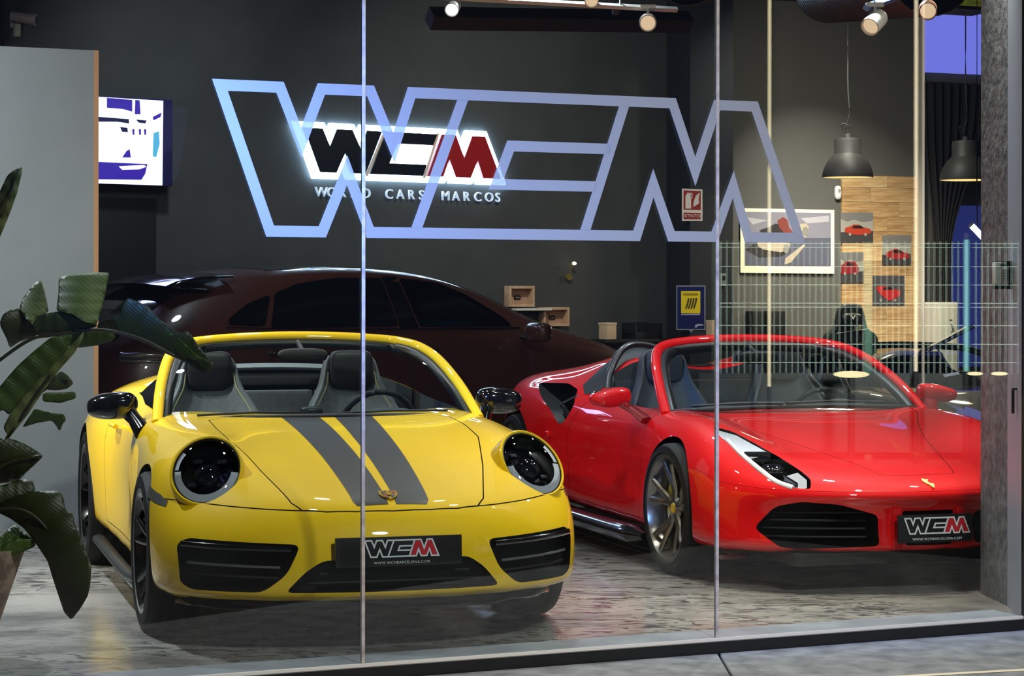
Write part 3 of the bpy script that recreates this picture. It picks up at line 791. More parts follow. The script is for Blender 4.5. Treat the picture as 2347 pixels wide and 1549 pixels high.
        bm = bmesh.new(); superpod_bm(bm, (0,-.005,-.035), (.058,.058,.04), 2); bm.transform(M); frombm('projector_lens', bm, mat('projector', (20,20,26), .05, coat=1), h, 60)
        for a, b in ((-.05,.065),(.05,.065),(-.062,-.05),(.062,-.05)):
            bm = bmesh.new(); box_bm(bm, (a,b,-.035), (.036,.020,.02), bevel=.004); bm.transform(M); frombm('daytime_lamp', bm, mat('lamp_module', (70,72,78), .2, metal=.6), h, 40)
        prof = [(1.0*math.cos(t), .040*math.sin(t)-.0) for t in [math.pi/2*k/10 for k in range(11)]]
        lathe('lens_cover', [(a*.985, b) for a, b in prof], glass_mat('lamp_cover', .08, (235,236,240)), h, 64, E, 180)
    # windscreen
    half = [(-.60,.768,.860),(-.80,.728,1.005),(-1.00,.672,1.125),(-1.13,.615,1.182),(-1.20,.54,1.208),(-1.245,.44,1.222),(-1.275,.22,1.236),(-1.285,0,1.240)]
    path = half+[(x,-y,z) for x, y, z in half[-2::-1]]
    P = catmull(path, 6)
    wf = tube('windscreen_frame', P, .026, paint, car, 12, .75, up=(1,0,.5))
    P2 = [p+Vector((.012,-math.copysign(.03,p.y) if abs(p.y) > .5 else 0,-.03)) for p in P]
    tube('inner_frame', P2, .030, dark_trim, wf, 8, .6, up=(1,0,.5))
    rows = []
    for k in range(0, 13):
        t = k/12; row = []
        for j in range(-12, 13):
            u = j/12; a = abs(u)
            yb = .755*u; xb = -.485-.115*a**2.2; zb = .882-.016*a*a
            yt = .56*u; xt = -1.275+.08*a**2.5; zt = 1.232-.02*a*a-.025*a**8
            bul = .02*math.sin(math.pi*t)
            row.append((xb+(xt-xb)*t+bul*.6, yb+(yt-yb)*t+bul*u, zb+(zt-zb)*t+bul))
        rows.append(row)
    grid('windscreen', rows, CAR_GLASS, car)
    # cowl black strip and wipers
    tube('cowl_strip', [(-.475-.115*(abs(k)/12)**2.2, .74*k/12, .886-.016*(k/12)**2) for k in range(-12,13)], .014, blackmat, car, 8, .8)
    for y0, y1 in ((.05,.60),(-.60,-.08)):
        tube('wiper', [(-.485,y0,.897),(-.51,(y0+y1)/2,.905),(-.55,y1,.90)], .006, blackmat, car, 6)
    # interior
    dash = []
    for j in range(-16, 17):
        y = .70*j/16; b = math.exp(-((y-.36)/.17)**2)*.035
        dash.append([(-.50-.10*(abs(y)/.7)**2,y,.865),(-.62,y,.873+b*.3),(-.76,y,.872+b),(-.86,y,.852+b*1.1),(-.92,y,.80+b*.4),(-.94,y,.72),(-.90,y,.62),(-.84,y,.45)])
    grid('dashboard', dash, leather, car, 50)
    steering(car, (-1.04,.37,.80), .185, 22)
    superpod('sat_display', (-.84,.0,.885), (.03,.055,.028), dark_trim, car, 3)
    sport_seat(car, -1.50, -.37, .46, .30, leather, dark_trim, 1.14)
    sport_seat(car, -1.50, .37, .46, .30, leather, dark_trim, 1.14)
    # rear bench back panels, deck trim
    for y0, y1 in ((-.56,-.24),(-.225,.225),(.24,.56)):
        box('rear_seat_panel', (-1.99,(y0+y1)/2,.77), (.08,y1-y0,.34), leather, car, bevel=.02)
    box('deck_slot', (-2.05,0,.99), (.06,1.06,.05), blackmat, car, bevel=.01)
    tube('deck_trim', catmull([(-2.06,-.56,1.0),(-2.07,-.40,1.045),(-2.08,0,1.06),(-2.07,.40,1.045),(-2.06,.56,1.0)], 6), .035, mat('trim_silver_grey', (120,128,134), .4), car, 8, .6)
    box('centre_console', (-1.2,0,.50), (.75,.22,.26), dark_trim, car, bevel=.04)
    # interior mirror
    superpod('rear_view_mirror', (-1.07,0.0,1.15), (.022,.125,.036), blackmat, car, 3)
    cyl('mirror_stalk', (-1.07,0,1.17), (-1.20,0,1.215), .012, blackmat, car)
    # door mirrors
    for s in (1,-1):
        def f(co, s=s):
            u = (abs(co.y)-.86)/.24
            co.z += -.012*u; co.x += -.03*u*u
            k = 1-.22*max(0,u)**2; co.z = .933+(co.z-.933)*k
            return co
        mr = superpod('door_mirror', (-.86,s*.945,.93), (.085,.118,.066), blackglo, car, 2.9, fn=f)
        tube('mirror_foot', [(-.84,s*.88,.905),(-.78,s*.85,.865),(-.72,s*.82,.81)], .03, blackglo, mr, 10, 1.2, radii=[.036,.030,.04])
        bm = bmesh.new(); superpod_bm(bm, (-.938,s*.945,.93), (.012,.100,.052), 3); frombm('mirror_glass', bm, mirrorm, mr, 60)
    # side markers, sills, door handle
    mk_ = [(.20,.642),(.40,.622),(.475,.600),(.478,.578),(.20,.596)]
    for s in (1,-1):
        decal('side_marker', surf, mk_, 'Y+' if s < 0 else 'Y-', mat('marker_grey', (88,88,84), .25, coat=1), car, .002, .03)
        P = [Vector((x,s*y,z)) for x, y, z in ((-.40,.875,.17),(-.7,.885,.155),(-1.4,.885,.155),(-2.02,.895,.175))]
        tube('sill_skirt', catmull(P,5), .034, mat('sill_dark', (30,30,32), .4), car, 10, .7)
        tube('door_handle', [(-1.58,s*.872,.80),(-1.5,s*.885,.80),(-1.40,s*.872,.795)], .012, paint, car, 8)
    # wheels
    rimm = mat('black_rim', (14,14,16), .2, metal=.7, coat=.6)
    for x, y, z, r, wd, ri in ((0,.80,.343,.343,.245,.258),(-2.45,.785,.36,.36,.305,.270)):
        for s in (1,-1): wheel(car, x, s*y, z, r, wd, ri, s, rimm, nsp=5, cal=mat('caliper_dark', (30,30,32), .3))
    box('chassis_floor', (-1.2,0,.20), (3.6,1.1,.12), blackmat, car)
    plate(car, (.985,.0,.425), (R(-4),0,R(90)), .52, .118)
    box('plate_holder', (.955,0,.425), (.05,.50,.10), blackmat, car)
    return car
build_yellow()
# ------------------------------------------------------------------ red open sports car
def build_red():
    car = thing('roadster', 'bright red low mid-engined roadster with slanted headlights beside the concrete pillar', 'car'); pose(car, RED)
    base = red_cage(); surf = Surf(base)
    paint = mat('red_paint', (218,8,14), .5, coat=1, spec=.12, coat_rough=.02)
    well = mat('wheel_well'); cabin = mat('cabin_trim'); intake = mat('intake_black'); gapm = mat('red_gap', (30,3,3), .7)
    base.materials.append(paint)
    bm = bmesh.new()
    for s in (1,-1):
        cyl_bm(bm, (0,s*.58,.345), (0,s*1.2,.345), .368, n=72); cyl_bm(bm, (-2.65,s*.58,.36), (-2.65,s*1.2,.36), .378, n=72)
    wells = to_me(bm, [well])
    half = [(-.46,0),(-.50,.25),(-.57,.48),(-.66,.68),(-.78,.745),(-1.3,.745),(-1.60,.715),(-1.74,.62),(-1.76,.45),(-1.76,0)]
    tub = half+[(x,-y) for x, y in half[-2:0:-1]]
    bm = bmesh.new(); prism_bm(bm, tub, .26, 1.7, 'Z'); tubm = to_me(bm, [cabin])
    bm = bmesh.new()
    op = roundpoly([(.255,.385),(.255,.238),(.60,.222),(.70,.225),(.80,.315),(.72,.425),(.62,.452),(.45,.440)], .03)
    prism_bm(bm, op, .62, 1.4, 'X'); prism_bm(bm, [(-a,b) for a, b in op], .62, 1.4, 'X')
    prism_bm(bm, roundpoly([(-.125,.238),(.125,.238),(.14,.405),(-.14,.405)], .02), .90, 1.4, 'X')
    ints = to_me(bm, [intake])
    scoop = roundpoly([(-2.44,.895),(-2.05,.905),(-1.83,.875),(-1.70,.79),(-1.74,.71),(-1.83,.66),(-1.97,.74)], .05)
    scm = []
    for lo, hi in ((.70,1.2),(-1.2,-.70)):
        bm = bmesh.new(); prism_bm(bm, scoop, lo, hi, 'Y'); scm.append(to_me(bm, [intake]))
    B = boolean(base, wells); B = boolean(B, tubm); B = boolean(B, ints)
    for q in scm: B = boolean(B, q)
    lampo = [(.20,.775),(.30,.705),(.45,.650),(.60,.600),(.80,.565),(.90,.552),(.955,.575),(.90,.655),(.83,.72),(.72,.755),(.56,.785),(.36,.795)]
    lm = []
    bm = bmesh.new()
    for s in (1,-1): prism_bm(bm, roundpoly([(x,y*s) for x,y in lampo], .02), .44, 1.2, 'Z')
    # shallow lamp recess: cut only the top 6 cm under the skin
    gap = gapm
    def prism_me(poly, lo, hi, ax, m=gapm):
        b_ = bmesh.new(); prism_bm(b_, poly, lo, hi, ax); return to_me(b_, [m])
    bm.free()
    for s in (1,-1):
        b_ = bmesh.new(); pl = roundpoly([(x,y*s) for x,y in lampo], .02)
        def zz(x, y):
            l, n = surf.ray((x, y, 3), (0,0,-1)); return l.z if l else .55
        bot = [b_.verts.new((x, y, zz(x,y)-.055)) for x, y in pl]; top = [b_.verts.new((x, y, 1.1)) for x, y in pl]; n = len(pl)
        b_.faces.new(bot); b_.faces.new(top)
        for i in range(n): b_.faces.new((bot[i], bot[(i+1)%n], top[(i+1)%n], top[i]))
        B = boolean(B, to_me(b_, [mat('lamp_black', (14,14,16), .25, metal=.3)]))
    hh = [(.965,0),(.958,.16),(.94,.20),(.55,.31),(.25,.40),(0,.50),(-.25,.62),(-.40,.66),(-.43,.5),(-.405,.3),(-.395,0)]
    hood = hh+[(x,-y) for x, y in hh[-2:0:-1]]
    hood_me = boolean(B.copy(), prism_me(hood, .45, 1.5, 'Z'), 'INTERSECT')
    B = boolean(B, prism_me(inset(hood, -.0035), .45, 1.5, 'Z'))
    seam = [(.36,-.2),(1.4,-.2),(1.4,.70),(1.16,.535),(1.0,.545),(.95,.535),(.70,.56),(.45,.60),(.36,.60)]
    seam = [(.375,-.2),(1.4,-.2),(1.4,.500),(1.10,.500),(.85,.505),(.60,.525),(.375,.575)]
    bump_me = boolean(B.copy(), prism_me(seam, -1.2, 1.2, 'Y'), 'INTERSECT')
    B = boolean(B, prism_me(inset(seam, -.0015), -1.2, 1.2, 'Y'))
    dpoly = roundpoly([(-.50,.20),(-.47,.66),(-.56,.90),(-1.50,.93),(-1.72,.62),(-1.66,.22)], .05)
    doors = []
    for s in (1,-1):
        lo, hi = (.70,1.2) if s > 0 else (-1.2,-.70)
        doors.append(boolean(B.copy(), prism_me(dpoly, lo, hi, 'Y'), 'INTERSECT'))
        B = boolean(B, prism_me(inset(dpoly, -.004), lo-.01*(s>0), hi+.01*(s<0), 'Y'))
    def put(me, nm):
        r = split_mat(me, {'red_paint': nm, 'wheel_well': 'wheel_arch_liner', 'cabin_trim': 'cabin_lining', 'intake_black': 'air_intake', 'red_gap': 'panel_edge', 'lamp_black': 'lamp_housing'}, nm, car, surf)
        main = r.get('red_paint')
        for k, o in r.items():
            if o is not main and main is not None: o.parent = main
        return main
    bs = put(B, 'body_shell'); hd = put(hood_me, 'bonnet'); bp = put(bump_me, 'front_bumper')
    for d in doors: put(d, 'door')
    # splitter lip
    P = []
    for k in range(-24, 25):
        y = .90*k/24; l, n = surf.ray((3, y, .165), (-1,0,0))
        P.append(Vector(((l.x if l else .6)+.01, y, .155)))
    tube('front_splitter', P, .030, mat('carbon_lip', (60,16,16), .3, coat=1), bp, 10, .4)
    for s in (1,-1):
        for zz in (.27,.31,.35,.39):
            P = []
            for k in range(9):
                y = s*(.27+.46*k/8); l, n = surf.ray((3, y, zz), (-1,0,0)); P.append(Vector((l.x-.11, y, zz)))
            tube('intake_slat', P, .006, blackmat, bp, 6)
        box('bumper_post', (1.045,s*.17,.32), (.05,.05,.20), paint, bp, rz=0, bevel=.01)
        # corner winglets
    # headlamps
    for s in (1,-1):
        pl = roundpoly([(x,y*s) for x,y in lampo], .02)
        hl = decal('headlight', surf, inset(pl, .004), 'Z-', glass_mat('lamp_cover', .08, (190,192,200)), car, .000, .04)
        def floor_pt(x, y, d):
            l, n = surf.ray((x, y*s, 3), (0,0,-1)); return Vector((l.x, l.y, l.z-d))
        ch = mat('lamp_chrome', (232,234,238), .3, metal=.35)
        grid('reflector', [[floor_pt(*p, d) for p, d in zip(r, (.008,.012))] for r in (((.235,.765),(.30,.785)),((.33,.70),(.38,.78)),((.46,.655),(.52,.775)),((.57,.615),(.60,.755)))], ch, hl, 60)
        grid('reflector', [[floor_pt(*p, d) for p, d in zip(r, (.012,.03))] for r in (((.80,.575),(.78,.625)),((.88,.563),(.86,.60)),((.93,.585),(.90,.62)))], ch, hl, 60)
        tube('light_strip', catmull([floor_pt(x,y,.008) for x,y in ((.40,.775),(.56,.765),(.72,.735),(.83,.70),(.90,.645))], 5), .015, mat('lamp_white', (235,236,240), .2, coat=1), hl, 8)
        c = floor_pt(.70,.665,.035); superpod('projector_lens', c, (.085,.06,.035), mat('projector', (20,20,26), .05, coat=1), hl, 2)
        box('lamp_divider', floor_pt(.575,.69,.02), (.02,.13,.05), dark_trim, hl, rz=.3*s)
    # nose badge: prancing shape, gold
    l, n = surf.ray((1.06,0,3), (0,0,-1)); q = n.to_track_quat('Z','X'); f = Vector((1,0,0)); f = (f-n*f.dot(n)).normalized(); t = n.cross(f)
    M = Matrix((( f.x,t.x,n.x,l.x),(f.y,t.y,n.y,l.y),(f.z,t.z,n.z,l.z),(0,0,0,1)))
    horse = [(-.036,.012),(-.030,.022),(-.022,.020),(-.016,.024),(-.008,.016),(.000,.014),(.010,.004),(.020,.0),(.036,-.008),(.030,-.014),(.018,-.012),(.014,-.020),(.002,-.016),(.004,-.006),(-.006,.000),(-.018,.000),(-.024,-.008),(-.030,-.004),(-.026,.006)]
    bm = bmesh.new(); prism_bm(bm, [(a*1.15,-b*1.15) for a,b in horse], 0, .006, 'Z'); bm.transform(M); frombm('nose_emblem', bm, mat('emblem_gold', (245,225,110), .25, metal=.5), bs)
    # windscreen
    half = [(-.46,.775,.800),(-.66,.735,.935),(-.86,.680,1.045),(-1.02,.615,1.115),(-1.12,.54,1.150),(-1.18,.42,1.170),(-1.22,.22,1.184),(-1.23,0,1.188)]
    path = half+[(x,-y,z) for x, y, z in half[-2::-1]]
    P = catmull(path, 6)
    wf = tube('windscreen_frame', P, .030, paint, car, 12, .75, up=(1,0,.5))
    P2 = [p+Vector((.014,-math.copysign(.04,p.y) if abs(p.y) > .5 else 0,-.035)) for p in P]
    tube('inner_frame', P2, .036, dark_trim, wf, 8, .6, up=(1,0,.5))
    rows = []
    for k in range(0, 13):
        t = k/12; row = []
        for j in range(-12, 13):
            u = j/12; a = abs(u)
            yb = .765*u; xb = -.39-.10*a**2.2; zb = .835-.025*a*a
            yt = .57*u; xt = -1.22+.10*a**2.5; zt = 1.180-.02*a*a-.03*a**8
            bul = .025*math.sin(math.pi*t)
            row.append((xb+(xt-xb)*t+bul*.6, yb+(yt-yb)*t+bul*u, zb+(zt-zb)*t+bul))
        rows.append(row)
    grid('windscreen', rows, CAR_GLASS, car)
    tube('cowl_strip', [(-.385-.10*(abs(k)/12)**2.2, .74*k/12, .838-.025*(k/12)**2) for k in range(-12,13)], .016, blackmat, car, 8, .8)
    tube('wiper', [(-.38,-.10,.857),(-.40,.15,.862),(-.45,.52,.850)], .008, blackmat, car, 6)
    tube('wiper', [(-.38,-.12,.857),(-.42,-.35,.858),(-.48,-.62,.842)], .008, blackmat, car, 6)
    # interior
    dash = []
    for j in range(-16, 17):
        y = .70*j/16; b = math.exp(-((y-.36)/.16)**2)*.05+math.exp(-((y+.36)/.16)**2)*.02
        dash.append([(-.42-.10*(abs(y)/.7)**2,y,.80),(-.54,y,.812+b*.4),(-.68,y,.812+b),(-.80,y,.79+b),(-.86,y,.74+b*.4),(-.88,y,.66),(-.84,y,.56),(-.78,y,.40)])
    grid('dashboard', dash, leather, car, 50)
    steering(car, (-.98,.37,.74), .18, 25, dark_trim)
    dk = mat('charcoal_leather', (66,70,73), .5)
    sport_seat(car, -1.32, -.38, .36, .30, dk, dk, 1.12, False)
    sport_seat(car, -1.32, .38, .36, .30, dk, dk, 1.12, False)
    box('bulkhead', (-1.74,0,.72), (.05,1.24,.42), mat('bulkhead_carpet', (58,62,66), .8), car, bevel=.01)
    box('centre_console', (-1.1,0,.40), (.75,.20,.22), dark_trim, car, bevel=.04)
    superpod('rear_view_mirror', (-1.02,0,1.085), (.022,.13,.036), blackmat, car, 3)
    cyl('mirror_stalk', (-1.02,0,1.10), (-1.14,0,1.16), .014, blackmat, car)
    # roll hoops behind the seats with dark glass quarter panels
    for s in (1,-1):
        pts = [(-1.80,s*.18,.95),(-1.84,s*.24,1.09),(-1.86,s*.38,1.145),(-1.84,s*.52,1.12),(-1.74,s*.64,.98),(-1.62,s*.70,.87)]
        tube('buttress_trim', catmull(pts, 5), .024, mat('buttress_black', (20,22,26), .45, coat=.2), car, 10, .8)
        hp = catmull(pts, 5); grid('hoop_panel', [[tuple(q) for q in hp], [(q.x+.03, q.y, max(.84, q.z-.14)) for q in hp], [(q.x+.05, q.y, .82) for q in hp]], mat('hoop_leather', (62,66,70), .5), car, 60, thick=.02)
        decal('quarter_glass', surf, [(-1.62,.87),(-1.90,1.12),(-2.02,1.06),(-1.86,.90),(-1.70,.85)], 'Y+' if s < 0 else 'Y-', mat('buttress_black'), car, .004, .04)
    # mirrors
    for s in (1,-1):
        bm = bmesh.new(); superpod_bm(bm, (0,0,0), (.075,.115,.052), 3.4, rot=Euler((R(-8*s),0,R(-12*s))))
        for v in bm.verts:
            k = 1-.35*max(0, v.co.y*s/.115); v.co.z *= k
            v.co += Vector((-.73,s*1.0,.88))
        mr = frombm('door_mirror', bm, paint, car, 60)
        tube('mirror_arm', [(-.71,s*.945,.855),(-.60,s*.90,.81),(-.52,s*.865,.765)], .03, mat('arm_red', (120,8,12), .3, coat=1), mr, 8, .5, radii=[.04,.036,.045])
        bm = bmesh.new(); superpod_bm(bm, (-.802,s*1.0,.88), (.010,.095,.040), 3); frombm('mirror_glass', bm, mirrorm, mr, 60)
        # sill
        P = [Vector((x,s*y,z)) for x, y, z in ((-.36,.93,.155),(-.7,.935,.15),(-1.5,.94,.15),(-2.24,.955,.17))]
        q_ = catmull(P,6); tube('sill_skirt', q_, .070, mat('sill_gloss', (24,24,28), .18, coat=1), car, 12, .7, radii=[.03+.045*min(1,i/4) for i in range(len(q_))])
        box('intake_splitter', (-1.95,s*.80,.80), (.40,.10,.012), mat('blade_grey', (120,122,125), .3), car, rot=Euler((0,R(-12),0)))
        for k in range(5):
            box('intake_fin', (-1.93+.035*k,s*.86,.74-.012*k), (.007,.02,.09), dark_trim, car, rot=Euler((0,R(-35),0)))
        superpod('side_badge', (-.30,s*.935,.52), (.014,.004,.020), mat('emblem_gold'), car, 2.4)
        superpod('fuel_cap' if s > 0 else 'reflector_knob', (-2.0,s*.95,.60), (.04,.012,.02), paint, car, 3)
    # wheels
    rimm = mat('graphite_rim', (150,146,138), .25, metal=.9)
    yl = mat('caliper_yellow', (232,190,30), .35, coat=.6)
    for x, y, z, r, wd, ri in ((0,.845,.340,.340,.245,.272),(-2.65,.83,.346,.346,.305,.272)):
        for s in (1,-1): wheel(car, x, s*y, z, r, wd, ri, s, rimm, cap=yl, cal=yl)
    box('chassis_floor', (-1.3,0,.19), (3.4,1.2,.10), blackmat, car)
    box('nose_floor', (.75,0,.17), (.4,1.3,.06), blackmat, car)
    plate(car, (1.125,.0,.325), (R(-2),0,R(90)), .40, .135)
    return car
build_red()
# ------------------------------------------------------------------ dark blue low car behind the red one
def build_blue():
    car = thing('blue_car', 'very dark blue low sports car with a raised lid, behind the red roadster', 'car')
    pose(car, (3.30, 15.5, R(16)))
    me = red_cage()
    for v in me.vertices: v.co.z = v.co.z*.93 if v.co.z > .3 else v.co.z*.93; 
    me.update(); surf = Surf(me)
    paint = mat('blue_paint', (4,6,22), .5, spec=.15, coat=1, coat_rough=.03); me.materials.append(paint)
    bm = bmesh.new()
    for s in (1,-1):
        cyl_bm(bm, (0,s*.58,.345), (0,s*1.2,.345), .365, n=48); cyl_bm(bm, (-2.65,s*.58,.36), (-2.65,s*1.2,.36), .375, n=48)
    B = boolean(me, to_me(bm, [mat('wheel_well')]))
    half = [(-.46,0),(-.57,.48),(-.66,.68),(-.78,.745),(-1.3,.745),(-1.60,.715),(-1.76,.45),(-1.76,0)]
    bm = bmesh.new(); prism_bm(bm, half+[(x,-y) for x,y in half[-2:0:-1]], .30, 1.6, 'Z'); B = boolean(B, to_me(bm, [mat('cabin_trim')]))
    split_mat(B, {'blue_paint': 'body_shell', 'wheel_well': 'wheel_arch_liner', 'cabin_trim': 'cabin_lining'}, 'body_shell', car, surf)
    half = [(-.46,.775,.745),(-.86,.680,.93),(-1.12,.56,1.02),(-1.22,.42,1.045),(-1.27,0,1.06)]
    path = catmull(half+[(x,-y,z) for x, y, z in half[-2::-1]], 6)
    tube('windscreen_frame', path, .028, mat('buttress_black'), car, 10, .8, up=(1,0,.5))
    rows = []
    for k in range(9):
        t = k/8; rows.append([(-.40-.1*abs(j/8)**2+(-.86+.1*abs(j/8)**2)*t, (.765-.2*t)*j/8, .775+(.275)*t+.02*math.sin(math.pi*t)) for j in range(-8,9)])
    grid('windscreen', rows, CAR_GLASS, car)
    for s in (1,-1):
        sport_seat(car, -1.32, s*.38, .34, .28, mat('charcoal_leather', (66,70,73), .5), None, .98)
        for x, rr in ((0,.34),(-2.65,.346)): wheel(car, x, s*.84, rr, rr, .26, .26, s, mat('black_rim'))
    steering(car, (-.98,.37,.70), .17, 25, dark_trim)
    dash = [[(-.42,y*.7,.74),(-.60,y*.7,.77),(-.80,y*.7,.74),(-.86,y*.7,.60),(-.80,y*.7,.40)] for y in [k/8 for k in range(-8,9)]]
    grid('dashboard', dash, dark_trim, car, 50)
    # raised luggage lid, seen almost edge on
    bpy.context.view_layer.update(); Mi = car.matrix_world.inverted()
    e0, e1 = at(2108,813,15.6), at(2232,747,15.3); f0, f1 = e0*1.055+Vector((0,0,-.06)), e1*1.05+Vector((0,0,-.06))
    bm = bmesh.new(); q = [Mi @ p for p in (e0, e1, f1, f0)]; n = (q[1]-q[0]).cross(q[3]-q[0]).normalized()*.014
    a_ = [bm.verts.new(p+n) for p in q]; b_ = [bm.verts.new(p-n) for p in q]; bm.faces.new(a_); bm.faces.new(b_)
    for i in range(4): bm.faces.new((a_[i], a_[(i+1)%4], b_[(i+1)%4], b_[i]))
    d = frombm('raised_lid', bm, paint, car)
    tube('lid_edge', [q[0], q[1]], .007, mat('seal_silver', (170,168,165), .3, metal=.4), d, 6)
    tube('lid_strut', [q[0]*.7+q[1]*.3, Mi @ at(2178,842,15.5)], .007, mat('seal_silver'), car, 6)
    superpod('door_mirror', (-.62,.98,.84), (.06,.11,.05), paint, car, 3)
build_blue()
# ------------------------------------------------------------------ dark SUV along the back wall
def build_suv():
    car = thing('suv', 'very dark brown sport utility car with black windows parked along the back wall', 'car')
    a = math.pi-math.asin(.814); pose(car, (.05, 17.8, a))
    paint = mat('suv_paint', (74,38,28), .35, coat=1, coat_rough=.03); glass_b = mat('suv_tint', (6,7,9), .08, coat=1)
    F = [[(.74,0,.98),(.84,0,.92),(.89,0,.78),(.90,0,.62),(.89,0,.42),(.84,0,.24)],
         [(.73,.3,.98),(.83,.3,.92),(.88,.3,.78),(.89,.3,.62),(.88,.3,.42),(.83,.3,.24)],
         [(.68,.55,.97),(.76,.55,.91),(.81,.55,.78),(.82,.55,.62),(.81,.55,.42),(.77,.55,.24)],
         [(.58,.74,.95),(.65,.76,.90),(.69,.78,.77),(.70,.79,.62),(.70,.78,.42),(.67,.76,.24)],
         [(.45,.86,.95),(.50,.89,.89),(.52,.92,.77),(.53,.93,.62),(.53,.92,.42),(.51,.90,.24)]]
    def st(x, roof, edge, belt, w=0): return (x, roof, [belt, (belt[0]+.035, belt[1]-.12), (.985+w,.78), (.985+w,.50), (.94,.26)])
    S = [(.25,[(0,1.09),(.3,1.09),(.55,1.09),(.74,1.08),(.86,1.03)],[(.92,.95),(.965,.82),(.985,.66),(.98,.46),(.94,.26)]),
         (-.05,[(0,1.17),(.3,1.17),(.55,1.17),(.74,1.15),(.86,1.09)],[(.93,1.0),(.965,.88),(.985,.70),(.98,.46),(.94,.26)]),
         (-.32,[(0,1.28),(.3,1.275),(.52,1.26),(.70,1.22),(.83,1.13)],[(.93,1.05),(.965,.92),(.98,.72),(.98,.48),(.94,.26)]),
         (-.70,[(0,1.46),(.3,1.455),(.50,1.44),(.62,1.41),(.69,1.37)],[(.91,1.15),(.955,1.02),(.975,.78),(.975,.50),(.94,.26)]),
         (-1.10,[(0,1.60),(.3,1.595),(.48,1.58),(.59,1.55),(.65,1.51)],[(.91,1.17),(.955,1.03),(.975,.78),(.975,.50),(.94,.26)]),
         (-1.60,[(0,1.66),(.3,1.655),(.48,1.64),(.59,1.61),(.645,1.57)],[(.91,1.18),(.955,1.04),(.975,.78),(.975,.50),(.94,.26)]),
         (-2.10,[(0,1.67),(.3,1.665),(.48,1.65),(.59,1.615),(.645,1.575)],[(.91,1.19),(.955,1.05),(.975,.78),(.975,.50),(.94,.26)]),
         (-2.60,[(0,1.645),(.3,1.64),(.48,1.62),(.59,1.58),(.65,1.53)],[(.91,1.20),(.96,1.06),(.985,.80),(.985,.50),(.94,.26)]),
         (-3.05,[(0,1.59),(.3,1.585),(.47,1.565),(.58,1.52),(.66,1.46)],[(.90,1.22),(.965,1.07),(.995,.80),(.99,.50),(.94,.28)]),
         (-3.40,[(0,1.50),(.3,1.495),(.46,1.47),(.60,1.42),(.70,1.36)],[(.88,1.20),(.95,1.05),(.985,.80),(.98,.52),(.94,.30)]),
         (-3.68,[(0,1.32),(.3,1.315),(.46,1.30),(.62,1.26),(.74,1.21)],[(.87,1.13),(.93,1.03),(.96,.80),(.95,.55),(.92,.34)])]
    Rr = [[(-3.92,0,1.14),(-4.05,0,1.08),(-4.12,0,.98),(-4.15,0,.78),(-4.13,0,.55),(-4.0,0,.36)],
          [(-3.92,.3,1.14),(-4.04,.3,1.08),(-4.11,.3,.98),(-4.14,.3,.78),(-4.12,.3,.55),(-3.99,.3,.36)],
          [(-3.90,.5,1.13),(-4.01,.5,1.07),(-4.08,.5,.97),(-4.11,.5,.78),(-4.09,.5,.55),(-3.97,.5,.36)],
          [(-3.87,.66,1.12),(-3.95,.68,1.06),(-4.01,.70,.96),(-4.03,.71,.78),(-4.02,.70,.55),(-3.92,.68,.36)],
          [(-3.82,.78,1.11),(-3.87,.82,1.04),(-3.91,.86,.95),(-3.93,.87,.78),(-3.92,.86,.55),(-3.86,.84,.36)]]
    base = cage(F, S, Rr); surf = Surf(base); base.materials.append(paint)
    well = mat('wheel_well'); cab = mat('cabin_black', (9,10,12), .7)
    bm = bmesh.new()
    for s in (1,-1):
        cyl_bm(bm, (0,s*.6,.39), (0,s*1.3,.39), .42, n=56); cyl_bm(bm, (-3.06,s*.6,.39), (-3.06,s*1.3,.39), .42, n=56)
    B = boolean(base, to_me(bm, [well]))
    fwin = [(-.74,1.195),(-.60,1.215),(-.88,1.42),(-1.15,1.525),(-1.50,1.555),(-1.52,1.20)]
    fwin = roundpoly([(-.66,1.20),(-.72,1.27),(-.98,1.44),(-1.22,1.53),(-1.56,1.56),(-1.53,1.205)], .03)
    bm = bmesh.new(); prism_bm(bm, fwin, -1.2, 1.2, 'Y'); B = boolean(B, to_me(bm, [cab]))
    r = split_mat(B, {'suv_paint': 'body_shell', 'wheel_well': 'wheel_arch_liner', 'cabin_black': 'cabin_lining'}, 'body_shell', car, surf)
    for s in (1,-1):
        d = 'Y+' if s < 0 else 'Y-'
        decal('side_window', surf, roundpoly([(-1.72,1.205),(-1.72,1.565),(-2.10,1.565),(-2.45,1.52),(-2.66,1.45),(-2.80,1.20)], .03), d, glass_b, car, .003, .08)
        decal('quarter_window', surf, roundpoly([(-2.84,1.215),(-2.70,1.44),(-2.90,1.38),(-3.10,1.27),(-3.12,1.225)], .03), d, glass_b, car, .003, .06)
        decal('door_pillar', surf, [(-1.545,1.19),(-1.575,1.575),(-1.71,1.575),(-1.71,1.19)], d, blackglo, car, .002, .08)
        g = decal('front_side_window', surf, inset(fwin, -.004), d, glass_mat('suv_front_glass', .07, (120,135,140)), car, .003, .10)
        tube('window_trim', [surf.ray((x, 3*s, z), (0,-s,0))[0]+Vector((0,.006*s,0)) for x, z in catmull_xz([(-.60,1.185),(-1.5,1.187),(-2.4,1.19),(-3.14,1.21)], 4)], .007, blackglo, car, 6)
        for xa, xb in ((-1.62,-1.42),(-2.86,-2.66)):
            l1 = surf.ray((xa,3*s,1.03),(0,-s,0))[0]; l2 = surf.ray((xb,3*s,1.03),(0,-s,0))[0]
            tube('door_handle', [l1+Vector((0,.0,0)), l1+Vector((.03,.035*s,0)), l2+Vector((-.03,.035*s,0)), l2], .014, mat('suv_handle', (60,52,50), .2, metal=.7), car, 8)
